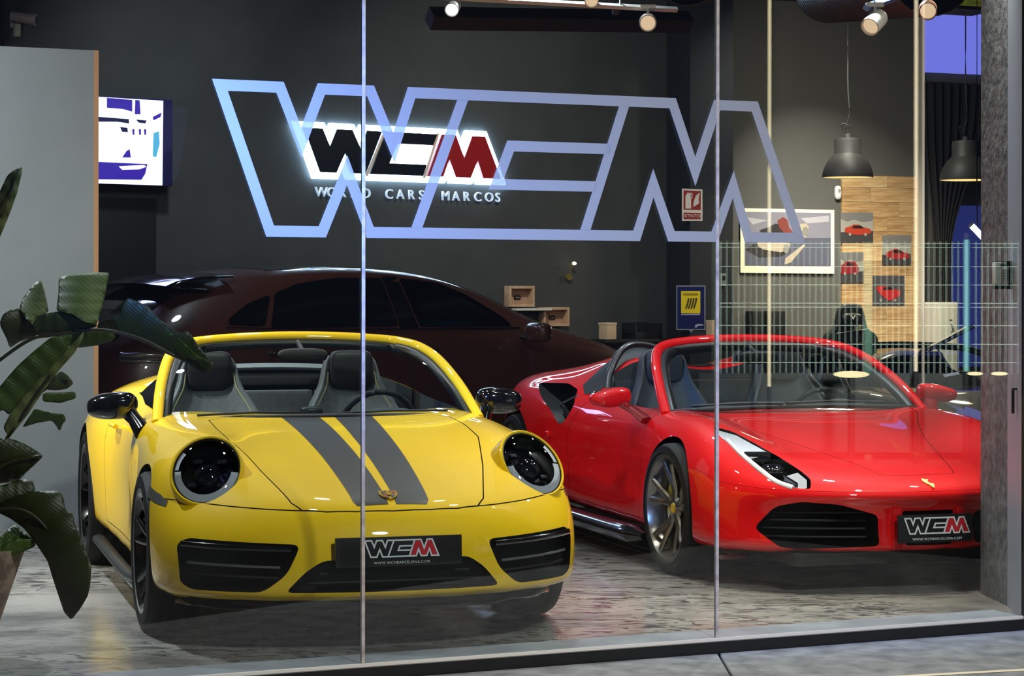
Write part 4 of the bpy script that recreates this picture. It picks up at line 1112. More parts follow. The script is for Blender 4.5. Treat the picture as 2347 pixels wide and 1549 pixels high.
        for x0 in (-.55,-1.66,-2.86):
            pts = [surf.ray((x0+.04*t*t,3*s,1.17-.8*t),(0,-s,0))[0]+Vector((0,.001*s,0)) for t in [k/8 for k in range(9)]]
            tube('door_gap', pts, .004, blackmat, car, 5)
        bm = bmesh.new(); superpod_bm(bm, (-.60,s*1.10,1.155), (.07,.125,.075), 3.2); mr = frombm('door_mirror', bm, paint, car, 60)
        tube('mirror_foot', [(-.62,s*.92,1.12),(-.60,s*1.02,1.11)], .035, blackmat, mr, 8, .6)
        tube('tail_light', [surf.near(Vector((-3.93+.28*t**2, s*(.80+.14*t), 1.055-.02*t)))[0]+Vector((-.004,s*.004,0)) for t in [k/8 for k in range(9)]], .018, mat('lamp_smoke', (120,118,120), .15, coat=1, metal=.5), car, 8, 1.2)
        tube('tail_light', [surf.near(Vector((-3.93+.28*t**2, s*(.80+.14*t), 1.005-.02*t)))[0]+Vector((-.004,s*.004,0)) for t in [k/8 for k in range(9)]], .010, mat('lamp_smoke'), car, 8, 1.2)
        for x in (0,-3.06): wheel(car, x, s*.86, .39, .385, .28, .28, s, mat('black_rim'), cal=mat('caliper_dark', (30,30,32), .3))
    # roof spoiler and rear window
    rows = []
    for t, (x, z) in enumerate(((-3.02,1.60),(-3.25,1.585),(-3.42,1.555),(-3.50,1.525),(-3.42,1.515),(-3.20,1.50))):
        rows.append([(x+.05*(abs(k)/8)**2, .66*k/8, z-.03*(k/8)**2) for k in range(-8,9)])
    grid('roof_spoiler', rows, blackglo, car, 60, thick=.012)
    decal('rear_window', surf, [(-3.40,.55),(-3.40,-.55),(-3.88,-.62),(-3.88,.62)], 'Z-', glass_b, car, .003, .08)
    decal('windscreen', surf, [(-.18,.70),(-.18,-.70),(-1.02,-.56),(-1.02,.56)], 'Z-', glass_b, car, .003, .08)
    decal('roof_glass', surf, [(-1.20,.46),(-1.20,-.46),(-2.6,-.46),(-2.6,.46)], 'Z-', glass_b, car, .003, .08)
    st_ = steering(car, (-1.02,.38,1.20), .18, 25, mat('suv_handle'))
    superpod('seat_back', (-1.62,.38,1.28), (.06,.20,.22), dark_trim, car, 3.5)
    superpod('seat_back', (-1.62,-.38,1.28), (.06,.20,.22), dark_trim, car, 3.5)
    box('protective_cover', (-.98,-.25,1.215), (.42,.45,.05), mat('cover_blue', (110,160,190), .5), car, bevel=.02)
def catmull_xz(p, n): return [(v.x, v.y) for v in catmull([(a,b,0) for a,b in p], n)]
build_suv()
# ------------------------------------------------------------------ lit sign on the back wall
def emis(name, col, s): return mat(name, (0,0,0), .5, emit=col, es=s)
def build_sign():
    u0, _ = on(A, 685, 345, -.05); u1, _ = on(A, 1150, 362, -.05); zc = 2.652; hz = .405
    sx = (u1-u0)/4.393; cu = (u0+u1)/2
    t = fthing('backlit_sign', 'backlit wall sign of dark and red slanted letters with white glow', 'sign', A, cu, -.05, zc)
    K = [(-.5,)]
    def P(poly, e=0): return [(a*sx, b*hz) for a, b in (inset(poly, e) if e else poly)]
    prism('glow_backing', P(LOGO, -.085), .012, .040, emis('sign_glow', (190,222,255), 22), t, 'Y')
    dk = mat('sign_dark', (16,22,32), .3, coat=.3)
    wm = mat('sign_edge', (225,205,190), .4)
    for nm, pl, m in (('letter_w', LW, dk), ('letter_c', LC, dk), ('letter_m', LM, mat('sign_red', (150,22,24), .4))):
        prism(nm, P(pl, .045), -.03, .0118, m, t, 'Y')
    for a, b in (LD1, LD2):
        prism('divider_strip', [(x*sx, y*hz) for x, y in seg_poly(Vector(a)*.96, Vector((b[0], b[1]))*.96 if False else b, .05)], -.02, .0117, wm, t, 'Y')
    # white line of text below
    u2, z2 = on(A, 722, 441, -.03); u3, z3 = on(A, 1145, 456, -.03)
    s = 'WORLD CARS MARCOS'
    tt = fthing('sign_lettering', 'row of small white raised letters reading world cars marcos under the sign', 'lettering', A, (u2+u3)/2, -.03, 2.30)
    me = text_me(s, .125, .012, 1.0, 'LEFT'); w0 = max(v.co.x for v in me.vertices)-min(v.co.x for v in me.vertices)
    # letter by letter with wide tracking
    adv = (u3-u2)/(len(s)-.6); x = u2-(u2+u3)/2
    for i, ch in enumerate(s):
        if ch != ' ':
            lm = text_me(ch, .118, .010, 1, 'LEFT'); o = link('letter', lm, tt, mat('letter_white', (225,235,245), .4, emit=(190,215,255), es=.55)); o.rotation_euler = (R(90),0,0); o.location = (x+adv*i, 0, 0)
build_sign()
# ------------------------------------------------------------------ big outlined logo on the shop window
def build_decal():
    m = bpy.data.materials.new('frosted_vinyl'); m.use_nodes = True; nt = m.node_tree; nt.nodes.clear()
    o = nt.nodes.new('ShaderNodeOutputMaterial'); d = nt.nodes.new('ShaderNodeBsdfDiffuse'); d.inputs[0].default_value = (.50,.53,.58,1)
    t = nt.nodes.new('ShaderNodeBsdfTranslucent'); t.inputs[0].default_value = (.60,.64,.72,1); tr = nt.nodes.new('ShaderNodeBsdfTransparent'); tr.inputs[0].default_value = (.9,.95,1,1)
    a = nt.nodes.new('ShaderNodeMixShader'); a.inputs[0].default_value = .55; b = nt.nodes.new('ShaderNodeMixShader'); b.inputs[0].default_value = .16
    nt.links.new(d.outputs[0], a.inputs[1]); nt.links.new(t.outputs[0], a.inputs[2]); nt.links.new(a.outputs[0], b.inputs[1]); nt.links.new(tr.outputs[0], b.inputs[2]); nt.links.new(b.outputs[0], o.inputs[0])
    s = .58; u0 = -1.2136+1.27; bm = bmesh.new(); logo_frame_bm(bm, .042/.58, -.0008, 0, s)
    dd = frombm('window_logo', bm, m); dd.location = fr(G, u0, -.0065, 1.958); dd.rotation_euler = (0,0,GA)
    tag(dd, 'large frosted outline of three slanted letters stuck across the shop window', 'window decal')
build_decal()
# ------------------------------------------------------------------ video screen, left
def flat(name, F, pts, d, m, parent, th=.002):
    """thin flat piece on plane F (pixel outline), standing d in front"""
    q = [on(F, px, py, -d) for px, py in pts]
    bm = bmesh.new(); prism_bm(bm, q, -th, 0, 'Y'); o = frombm(name, bm, m)
    o.location = F[0]-F[2]*d; o.rotation_euler = (0,0,F[3])
    if parent:
        bpy.context.view_layer.update(); o.parent = parent; o.matrix_parent_inverse = parent.matrix_world.inverted()
    return o
def build_screen():
    u0, _ = on(A, 150, 300, -.25); u1, _ = on(A, 374, 300, -.25)
    t = fthing('video_screen', 'glowing video screen with white car rear view behind the partition', 'screen', A, (u0+u1)/2, -.2, 2.30)
    fbox('casing', A, u0-.02, u1+.09, -.24, -.06, 2.30, 2.99, mat('screen_case', (40,36,80), .35), t, .01)
    W = emis('screen_white', (225,228,255), 2.2); P = emis('screen_purple', (66,40,190), .9); D = emis('screen_dark', (30,24,90), .55); Cn = emis('screen_cyan', (90,190,235), 1.1)
    fl = lambda n, p, m, d=.246: flat(n, A, p, d, m, t)
    fl('display', [(160,218),(374,231),(372,425),(160,418)], W)
    fl('picture_sky', [(245,224),(303,229),(303,256),(282,250),(245,247)], P, .25)
    fl('picture_post', [(310,229),(320,230),(322,262),(309,262)], P, .25)
    fl('picture_window', [(160,262),(230,268),(295,273),(296,283),(268,279),(230,279),(160,276)], D, .25)
    fl('picture_window', [(312,274),(336,276),(333,283),(318,281)], D, .25)
    fl('picture_lamp', [(275,291),(292,293),(293,303),(280,302)], D, .25)
    for x in (303,318,330): fl('picture_rail', [(x,296),(x+5,296),(x+5,309),(x+1,309)], P, .25)
    fl('picture_arch', [(280,361),(290,346),(297,342),(300,361)], P, .25)
    fl('picture_dark_car', [(160,371),(228,371),(338,376),(334,392),(333,398),(324,412),(228,411),(160,410)], P, .25)
    fl('picture_chrome', [(272,381),(330,378),(336,382),(320,388),(280,389)], W, .254)
    fl('picture_tag', [(352,305),(364,301),(366,330),(358,360),(350,358)], Cn, .25)
    fl('picture_tree', [(350,268),(370,258),(368,268),(352,276)], P, .25)
build_screen()
area(fr(A, *(on(A, 300, 325, -.3)[0],), -.35, 2.62) if False else fr(A, on(A, 300, 325, -.3)[0], -.32, 2.64), fr(A, on(A, 300, 325)[0]+.6, -5, 1.2), 16, 1.0, (.42,.45,1), 170, sy=.6)
# ------------------------------------------------------------------ ceiling track lights, duct, beam
rail_m = mat('rail_white', (205,205,200), .4); spot_m = mat('spot_white', (205,200,192), .4)
def rail(label, a, b, w=.04, m=rail_m):
    a, b = Vector(a), Vector(b); o = tube('track_rail', [a, b], w*.6, m, None, 4, .8, smooth=None)
    tag(o, label, 'rail')
    top = tube('suspension_rod', [a*.8+b*.2+Vector((0,0,.01)), Vector((a.x*.8+b.x*.2, a.y*.8+b.y*.2, 4.35))], .006, m, o, 5)
    tube('suspension_rod', [a*.2+b*.8+Vector((0,0,.01)), Vector((a.x*.2+b.x*.8, a.y*.2+b.y*.8, 4.35))], .006, m, o, 5)
    return o
rail('white ceiling light track over the middle of the showroom', at(880,-14,13.6), at(1552,22,14.1))
rail('short bluish light track at the upper right', at(1985,18,12.4), at(2075,-14,12.6), .05, mat('rail_blue', (120,140,190), .3))
def spot(label, p, aim, m=spot_m, r=.045, L=.13, lit=None, rod=None):
    p = Vector(p); t = thing('track_spotlight', label, 'spotlight', p, 0, 'ceiling track spotlights')
    d = (Vector(aim)-p).normalized(); up = .12 if rod is None else rod
    q = d.to_track_quat('Z','Y').to_matrix().to_4x4()
    lathe('lamp_head', [(r*.55,-L*.5),(r*.95,-L*.45),(r,-L*.3),(r,L*.5),(r*.9,L*.5),(r*.86,L*.36),(0,L*.34)], m, t, 24, q)
    lathe('lamp_lens', [(0,L*.36),(r*.85,L*.37)], lit or emis('lamp_face_warm', (255,215,175), .9), t, 20, q)
    tube('bracket', [(0,0,.0),(0,0,up*.7),(0,0,up)], .010, m, t, 6)
    box('adapter', (0,0,up+.012), (.10,.03,.025), m, t)
    return t
spot('grey cylinder spotlight tilted left, above the window logo', at(1038,17,13.7), at(1015,70,13.2), lit=emis('lamp_face_cool', (225,240,255), 3), rod=.10)
spot('pale round spotlight cut by the top of the picture', at(1356,-2,13.9), at(1360,500,9.5), rod=.06)
spot('small dark spotlight beside the beige one on the white track', at(1412,20,14.8), at(1500,600,16), m=mat('spot_dark', (50,48,46), .5), r=.03, L=.07, rod=.05)
spot('beige cylinder spotlight hanging from the end of the white track', at(1485,50,14.0), at(1490,420,9.0), r=.055, L=.14, rod=.085)
spot('white cylinder spotlight at upper right pointing down left', at(2005,50,12.4), at(1930,130,12.1), r=.055, L=.14, rod=.085)
spot('reddish spotlight beside the tall reflection at upper right', at(2127,22,12.1), at(2120,300,9), m=mat('spot_copper', (176,132,112), .4), r=.05, L=.13, rod=.1)
b0, b1 = at(985,42,15.6), at(1578,50,16.6)
tag(tube('ceiling_beam', [b0, b1], .085, mat('beam_brown', (46,40,36), .7), None, 4, 1.0, smooth=None), 'dark brown steel beam under the ceiling behind the spotlights', 'beam')
box('beam_hanger', tuple((b0*.3+b1*.7)+Vector((0,0,.45))), (.03,.03,.75), mat('beam_brown'), bpy.data.objects['ceiling_beam']) 
def duct(label, a, b, r):
    a, b = Vector(a), Vector(b); d = (b-a); L = d.length; q = d.to_track_quat('Z','Y').to_matrix().to_4x4(); n = int(L/.07)
    prof = []
    for k in range(n+1): prof += [(r, L*k/n), (r+.008, L*(k+.15)/n), (r, L*(k+.3)/n)]
    o = lathe('ventilation_duct', prof, mat('duct_steel', (92,84,76), .4, metal=.3), None, 36, Matrix.Translation(a) @ q, 40)
    for k in (.25, .75):
        p = a+d*k; tube('duct_strap', [p+Vector((0,0,r)), Vector((p.x,p.y,4.35))], .008, rail_m, o, 5)
    return tag(o, label, 'duct')
duct('ribbed round metal air duct at top right of the showroom', at(1900,-28,16.0), at(2135,-62,13.0), .25)
duct('short ribbed metal air duct near the middle of the ceiling', at(1575,-62,15.0), at(1700,-74,18.0), .22)
# yellow lit boxes high at the right
for px in (2178, 2225):
    o = thing('yellow_crate', 'yellow-green open crate on a high ledge, %s one' % ('left' if px < 2200 else 'right'), 'crate', at(2200, 24, 19.6)+Vector(((px-2200)/5000*19.6, 0, .016)), BA)
    ym = mat('crate_yellow', (190,190,70), .5, emit=(170,175,60), es=.12)  # slight glow put into the material makes the crates look lit
    for x in (-.07,.07): box('crate_side', (x,0,.09), (.012,.2,.18), ym, o)
    box('crate_back', (0,.095,.09), (.14,.01,.18), ym, o); box('crate_base', (0,0,.006), (.15,.2,.012), ym, o); box('crate_lip', (0,-.095,.04), (.14,.01,.04), ym, o)
lg = fbox('high_ledge', Bf, on(Bf,2150,25,-2.6)[0], on(Bf,2262,25,-2.6)[0], -2.75, -2.35, 3.90, 3.93, mat('spot_dark'))
lg.location = at(2200, 24, 19.6); tag(lg, 'dark narrow ledge carrying the two yellow crates', 'ledge')
box('ledge_bracket', (0,0,.35), (.03,.03,.66), mat('spot_dark'), lg)
# ------------------------------------------------------------------ pendant lamps
def pendant(label, px, py_rim, Y):
    c = at(px, py_rim, Y); t = thing('pendant_lamp', label, 'pendant lamp', c, 0, 'dark dome pendant lamps')
    m = mat('pendant_grey', (52,50,47), .55)
    lathe('lamp_shade', [(.235,0),(.236,.012),(.228,.06),(.205,.12),(.170,.175),(.135,.21),(.125,.225),(.125,.34),(.120,.36),(.09,.365),(.03,.37),(.03,.40),(0,.41)], m, t, 48)
    lathe('shade_inner', [(.232,.004),(.222,.06),(.198,.115),(.165,.165),(.12,.20),(0,.21)], mat('shade_white', (235,225,200), .5), t, 48)
    lathe('diffuser', [(0,.02),(.16,.021),(.215,.024)], emis('pendant_glow', (255,226,170), 5), t, 40)
    top = 4.35-c.z
    tube('cord', catmull([(0,0,.40),(-.02,.0,.46),(.015,0,.60),(0,0,.9),(0,0,top)], 5), .006, blackmat, t, 6)
    tube('cord_knot', catmull([(0,0,.41),(-.05,.0,.46),(-.045,0,.50),(.03,0,.47),(.045,0,.43)], 4), .006, blackmat, t, 6)
    ld = bpy.data.lights.new('pendant_light', 'AREA'); ld.shape = 'DISK'; ld.size = .38; ld.energy = 30; ld.color = (1,.86,.62)
    o = bpy.data.objects.new('pendant_light', ld); C.objects.link(o); o.parent = t; o.location = (0,0,-.005)
pendant('dark dome pendant lamp hanging left of the timber panel', 1943, 407, 20.2)
pendant('dark dome pendant lamp beside the concrete pillar', 2213, 413, 20.2)
# ------------------------------------------------------------------ pictures and timber wall on the rear wall
def F_(n, p, d, m, t): return flat(n, Bf, p, d, m, t)
def frame_pic():
    u, z = on(Bf, 1805, 552); t = fthing('framed_poster', 'large white-framed picture of a silver car with its driver, above the red roadster', 'picture', Bf, u, -.04, z)
    F_('frame', [(1697,477),(1912,481),(1912,627),(1697,625)], .03, mat('frame_white', (238,228,196), .5), t)
    F_('sky', [(1707,485),(1904,488),(1904,545),(1707,545)], .034, mat('pic_sky', (128,124,136), .4), t)
    F_('ground', [(1707,545),(1904,545),(1904,610),(1707,608)], .034, mat('pic_ground', (86,86,100), .4), t)
    F_('cloud', [(1835,500),(1900,494),(1900,508),(1850,512)], .036, mat('pic_cloud', (170,166,172), .4), t)
    F_('cloud', [(1712,498),(1760,505),(1725,515)], .036, mat('pic_cloud'), t)
    bod = mat('pic_silver', (176,160,140), .4); dkp = mat('pic_dark', (40,34,36), .5)
    F_('car_shadow', [(1708,572),(1732,556),(1800,560),(1812,575),(1790,588),(1740,590)], .036, dkp, t)
    F_('car_body', [(1735,556),(1765,548),(1795,550),(1812,560),(1806,572),(1790,578),(1750,572),(1738,565)], .038, bod, t)
    F_('car_door', [(1740,528),(1762,520),(1778,512),(1800,520),(1806,545),(1770,548)], .038, dkp, t)
    F_('driver', [(1782,505),(1795,497),(1806,505),(1808,520),(1818,532),(1800,536),(1786,522)], .040, mat('pic_red', (120,52,44), .5), t)
    F_('car_tail', [(1826,514),(1848,512),(1854,520),(1846,546),(1838,540)], .038, bod, t)
    for x, y in ((1802,570),(1846,530)):
        F_('car_wheel', [(x+7*math.cos(a),y+11*math.sin(a)) for a in [k*math.pi/5 for k in range(10)]], .040, mat('pic_wheel', (130,126,120), .4), t)
    F_('light_streak', [(1800,592),(1842,560),(1846,562),(1812,602),(1798,606)], .036, bod, t)
frame_pic()
def timber():
    u0, _ = on(Bf, 1927, 500); u1, _ = on(Bf, 2113, 500)
    t = fthing('timber_cladding', 'pale horizontal timber board wall panel lit from above', 'wall panel', Bf, (u0+u1)/2, -.02, 0)
    ms = [noise_mix(mat('timber_%d' % k, c, .6), c2, 3, .4, .62, 8, stretch=(1.2,1.2,14)) for k, (c, c2) in enumerate((((196,160,112),(168,128,82)),((206,172,124),(178,140,92)),((184,148,102),(150,112,70))))]
    z = 0; k = 0; rnd = random.Random(3)
    while z < 2.60:
        h = .148; h = min(h, 2.634-z); um = u0+(u1-u0)*rnd.choice((.35,.55,.7))
        for a, b in ((u0,um-.0015),(um+.0015,u1)): fbox('plank', Bf, a, b, -.028-.004*rnd.random(), 0, z+.0015, z+h-.0015, rnd.choice(ms), t)
        z += h
timber()
def poster(label, x0, y0, x1, y1, car, col=(150,34,26), night=False):
    u, z = on(Bf, (x0+x1)/2, (y0+y1)/2); t = fthing('car_poster', label, 'poster', Bf, u, -.04, z, 'car posters on the timber panel')
    W, H = x1-x0, y1-y0; P = lambda a, b: (x0+W*a, y0+H*b); D = .037
    F_('sheet', [P(0,0),P(1,0),P(1,1),P(0,1)], D, mat('print_night' if night else 'print_sky', (70,64,66) if night else (150,146,136), .5), t)
    if not night:
        F_('cloud_band', [P(0,0),P(1,0),P(1,.25),P(.7,.32),P(.4,.22),P(.2,.3),P(0,.2)], D+.003, mat('print_cloud', (112,108,106), .5), t)
        F_('road', [P(0,.66),P(1,.62),P(1,1),P(0,1)], D+.003, mat('print_road', (58,54,54), .5), t)
    F_('car_body', [P(*q) for q in car], D+.006, mat('print_red_%d' % col[0], col, .5), t)
    xs = [q[0] for q in car]; ys = [q[1] for q in car]; a, b, yb = min(xs), max(xs), max(ys)
    for f in (.2,.78):
        cx = a+(b-a)*f; F_('car_wheel', [P(cx+.045*math.cos(k*.785), yb-.02+.05*math.sin(k*.785)) for k in range(8)], D+.009, mat('print_wheel', (150,140,136), .4), t)
    F_('car_windows', [P(a+(b-a)*.33, min(ys)+.04), P(a+(b-a)*.62, min(ys)+.04), P(a+(b-a)*.72, min(ys)+.13), P(a+(b-a)*.28, min(ys)+.13)], D+.009, mat('print_glass', (38,24,26), .4), t)
sidecar = [(.12,.62),(.14,.52),(.30,.46),(.40,.40),(.55,.40),(.68,.49),(.92,.56),(.95,.66),(.9,.72),(.5,.76),(.16,.68)]
poster('unframed print of an orange-red car under clouds, highest on the timber panel', 1927, 487, 2001, 555, sidecar, (168,52,28))
poster('unframed print of a red car, rightmost on the timber panel', 2022, 539, 2088, 607, [(a,b+.06) for a,b in sidecar], (150,34,30))
poster('unframed print of a red car seen from behind, lowest left on the timber panel', 1927, 578, 1979, 648, [(.02,.42),(.1,.40),(.2,.30),(.6,.30),(.75,.42),(.8,.55),(.74,.7),(.02,.72)], (128,24,30))
poster('unframed dark print of a red open car, lowest right on the timber panel', 2000, 632, 2073, 700, [(.1,.40),(.2,.34),(.45,.36),(.6,.42),(.88,.5),(.86,.66),(.6,.82),(.5,.84),(.2,.58)], (176,36,36), True)
# alarm sensor, dark boxes
u, z = on(Bf, 1917, 442); s_ = fthing('alarm_sensor', 'small white oval alarm sensor beside the timber panel', 'sensor', Bf, u, -.03, z)
superpod('sensor_case', (0,0,0), (.034,.03,.07), white_p, s_, 3); superpod('sensor_lens', (0,-.026,.02), (.016,.010,.022), mat('sensor_lens', (150,145,140), .3), s_, 2.2)
for (x0, y0, x1, y1), lb in (((1723,713,1750,790),'black loudspeaker box left of the tall reflection'), ((1764,713,1798,790),'black loudspeaker box right of the tall reflection')):
    u0, z1 = on(Bf, x0, y0, -.15); u1, _ = on(Bf, x1, y0, -.15)
    t = fthing('loudspeaker', lb, 'loudspeaker', Bf, (u0+u1)/2, -.15, z1-1.05)
    box('cabinet', (0,.06,.79), (u1-u0,.16,.52), mat('speaker_black', (10,11,11), .5), t, bevel=.01)
    lathe('woofer', [(0,0),(.04,.012),(.055,.02),(.06,.01)], blackmat, t, 20, Matrix.Translation((0,-.022,.72)) @ Matrix.Rotation(R(90),4,'X'))
    cyl('stand_pole', (0,.06,.03), (0,.06,.53), .02, blackmat, t); box('stand_base', (0,.06,.015), (.2,.2,.03), blackmat, t, bevel=.005)
# ------------------------------------------------------------------ items on the back wall
def wbox(name, label, cat, rect, d, depth, m, F=A):
    x0, y0, x1, y1 = rect; u0, z1 = on(F, x0, y0, -d-depth); u1, z0 = on(F, x1, y1, -d-depth); return u0, u1, z0, z1
def shadow_frame(label, rect):
    u0, z1 = on(A, rect[0], rect[1], -.1); u1, z0 = on(A, rect[2], rect[3], -.1); z1 -= .012
    t = fthing('wooden_box_frame', label, 'box frame', A, (u0+u1)/2, -.05, (z0+z1)/2, 'wooden box frames'); W, H = u1-u0, z1-z0
    wd = mat('box_wood', (208,176,146), .55); noise_mix(wd, (186,150,120), 8, .35, .65)
    box('back_panel', (0,.03,0), (W,.01,H), mat('box_back', (186,150,126), .6), t)
    for sx in (-1,1): box('frame_side', (sx*(W/2-.012),-.01,0), (.024,.09,H), wd, t, bevel=.002)
    for sz in (-1,1): box('frame_rail', (0,-.01,sz*(H/2-.012)), (W-.048,.09,.024), wd, t, bevel=.002)
    box('label_plate', (-.0,.02,-.01), (.07,.006,.035), mat('label_black', (24,20,20), .4), t)
    box('label_line', (0,.016,-.01), (.045,.002,.008), mat('label_line', (140,130,120), .5), t)
    return t
shadow_frame('pale wooden box frame higher up, above the dark car bonnet', (1167,652,1225,703))
shadow_frame('pale wooden box frame lower right, beside the dark car windscreen', (1246,701,1305,747))
u, z = on(A, 1215, 706); o = fbox('wall_shelf', A, on(A,1160,706)[0], on(A,1241,706)[0], -.16, 0, z-.02, z-.0, white_p); tag(o, 'thin white wall shelf under the upper wooden box frame', 'shelf')
u, z = on(A, 1300, 605); t = fthing('wall_lamp', 'tiny lit brass wall lamp above the box frames', 'lamp', A, u, -.02, z-.12)
tube('lamp_arm', catmull([(0,.0,0),(0,-.03,.02),(-.012,-.05,.07),(-.010,-.06,.115),(.015,-.06,.13)], 4), .005, mat('brass', (190,170,90), .3, metal=.8), t, 6); superpod('bulb', (.02,-.06,.125), (.022,.02,.016), emis('bulb', (255,240,190), 4), t, 2); lathe('wall_plate', [(0,-.01),(.03,-.01),(.03,.02),(0,.02)], mat('brass'), t, 16, Matrix.Rotation(R(90),4,'X'))
def small(name, label, cat, rect, F, d, dep, m, bevel=.006):
    u0, z1 = on(F, rect[0], rect[1], -d-dep); u1, z0 = on(F, rect[2], rect[3], -d-dep)
    o = fbox(name, F, u0, u1, -d-dep, -d, z0, z1, m, None, bevel); return tag(o, label, cat)
# side table along the wall carrying small boxes
u0, _ = on(A, 1375, 760, -.3); u1, _ = on(A, 1660, 775, -.3); 
tb = fthing('side_table', 'low black side table against the wall beyond the dark car bonnet', 'table', A, (u0+2.2)/2, -.2, 0)
L_ = 2.2-u0; box('table_top', (0,0,1.015), (L_,.36,.03), blackmat, tb, bevel=.004)
for sx in (-1,1):
    for sy in (-1,1): box('leg', (sx*(L_/2-.04),sy*.14,.5), (.035,.035,1.0), blackmat, tb)
zt_ = 1.03
def on_table(name, label, cat, px0, px1, ztop, m, dep=.12):
    ua, _ = on(A, px0, 760, -.26); ub, _ = on(A, px1, 760, -.26)
    return fthing(name, label, cat, A, (ua+ub)/2, -.2, zt_), ub-ua
t, w_ = on_table('beige_box', 'small beige cardboard box on the black side table', 'box', 1391, 1413, 1.17, None)
box('carton', (0,0,.068), (w_,.12,.136), mat('carton', (200,170,140), .7), t, bevel=.004); box('lid', (0,0,.142), (w_+.008,.128,.02), mat('carton_lid', (212,184,156), .7), t, bevel=.003)
t, w_ = on_table('black_case', 'open black case beside the beige box on the side table', 'case', 1450, 1512, 1.13, None)
box('case_base', (0,0,.03), (w_,.2,.06), blackmat, t, bevel=.005); box('case_back', (0,.09,.075), (w_,.02,.15), blackmat, t, bevel=.004)
for sx in (-1,1): box('case_side', (sx*(w_/2-.012),0,.07), (.024,.2,.14), blackmat, t)
t, w_ = on_table('beige_carton', 'upright beige carton at the foot of the dark column', 'box', 1629, 1644, 1.2, None)
t.location = fr(Bf, on(Bf, 1634, 760, -1.15)[0], -1.12, 1.03); box('carton', (0,0,.08), (.06,.08,.16), mat('carton'), t, bevel=.003); box('lid', (0,0,.165), (.064,.084,.014), mat('carton_lid'), t)
# extinguisher sign and blue poster on the column
def col_flat(n, p, d, m, t): return flat(n, Bf, p, 1.0+d, m, t)
u, z = on(Bf, 1587, 470, -1.0); t = fthing('extinguisher_sign', 'red and white fire extinguisher sign on the dark column', 'sign', Bf, u, -1.01, z)
wh = mat('sign_white', (214,206,204), .5); rd = mat('sign_fire_red', (140,34,32), .5)
col_flat('sign_board', [(1563,432),(1610,434),(1610,506),(1563,506)], .004, wh, t)
col_flat('red_field', [(1567,436),(1606,438),(1606,481),(1567,480)], .007, rd, t)
col_flat('red_field', [(1567,487),(1606,488),(1606,502),(1567,502)], .007, rd, t)
col_flat('extinguisher_symbol', [(1571,450),(1573,445),(1578,442),(1583,445),(1583,452),(1584,455),(1584,478),(1571,478),(1571,456)], .010, wh, t)
col_flat('extinguisher_hose', [(1575,441),(1587,443),(1587,455),(1585,455),(1585,445),(1575,444)], .010, wh, t)
for k in range(3): col_flat('flame_symbol', [(1589+k*4,474-k*3),(1590+k*4,462-k*5),(1595+k*3,448-k*3),(1598+k*3,447-k*2),(1593+k*4,462-k*3),(1594+k*4,472-k*3)], .010, wh, t)
uu, zz = on(Bf, 1586.5, 495, -1.012); tx = text('sign_text', 'EXTINTOR', .042, wh, None, (0,0,0), extrude=.001); tx.location = fr(Bf, uu, -1.012, zz); tx.rotation_euler = (R(90),0,BA)
bpy.context.view_layer.update(); tx.parent = t; tx.matrix_parent_inverse = t.matrix_world.inverted()
u, z = on(Bf, 1584, 705, -1.0); t = fthing('info_board', 'blue information board with a yellow striped field on the dark column', 'sign', Bf, u, -1.01, z)
col_flat('board_edge', [(1550,654),(1617,654),(1617,756),(1550,756)], .004, mat('board_edge', (120,126,140), .5), t)
col_flat('board', [(1553,657),(1614,657),(1614,753),(1553,753)], .007, mat('board_blue', (18,22,86), .4), t)
col_flat('yellow_field', [(1561,667),(1605,667),(1605,718),(1561,718)], .010, mat('board_yellow', (222,196,26), .5), t)
for k in range(4): col_flat('claw_stripe', [(1571+k*6,706),(1575+k*6,694),(1577+k*6,684-k*.5),(1580+k*6,683),(1578+k*6,694),(1575+k*6,703),(1573+k*6,708)], .013, mat('board_ink', (30,32,30), .5), t)
col_flat('caption_line', [(1567,672),(1600,672),(1600,676),(1567,676)], .013, mat('board_ink2', (150,132,20), .5), t)
col_flat('caption_line', [(1561,720),(1604,719),(1604,722),(1561,722)], .010, mat('board_print', (150,155,190), .5), t)
col_flat('corner_mark', [(1592,750),(1594,744),(1600,742),(1612,743),(1612,746),(1600,747),(1596,751)], .010, mat('board_print'), t)
col_flat('fixing_tab', [(1578,756),(1584,762),(1590,756)], .004, mat('board_edge'), t)
u, z = on(Bf, 1655, 641, -1.0); t = fthing('thermostat', 'small white thermostat on the dark column', 'thermostat', Bf, u, -1.0, z)
box('thermostat_case', (0,-.015,0), (.058,.03,.12), mat('thermo_grey', (120,128,128), .5), t, bevel=.006); box('thermostat_display', (.004,-.031,.015), (.03,.002,.04), mat('thermo_dark', (30,36,38), .3), t)
# wall camera, upper left
u, z = on(A, 52, 48, -.12); t = fthing('security_camera', 'small white bullet security camera at the upper left', 'camera', A, u, -.12, z)
box('mount_plate', (-.02,.11,.0), (.07,.02,.09), white_p, t, bevel=.004)
tube('mount_arm', [(-.02,.10,.0),(-.02,.03,.0),(-.02,0,.02)], .016, white_p, t, 8)
tube('camera_body', [(-.085,.03,.035),(.045,-.05,.012)], .040, mat('camera_grey', (178,170,176), .5), t, 20)
tube('lens_hood', [(.04,-.047,.013),(.078,-.072,.006)], .046, mat('camera_grey'), t, 20); tube('lens', [(.079,-.0725,.0058),(.081,-.074,.0055)], .030, blackglo, t, 16)
tube('cable_box', [(-.045,.0,-.03),(-.05,.0,-.125)], .030, mat('camera_pale', (200,205,190), .5), t, 12)
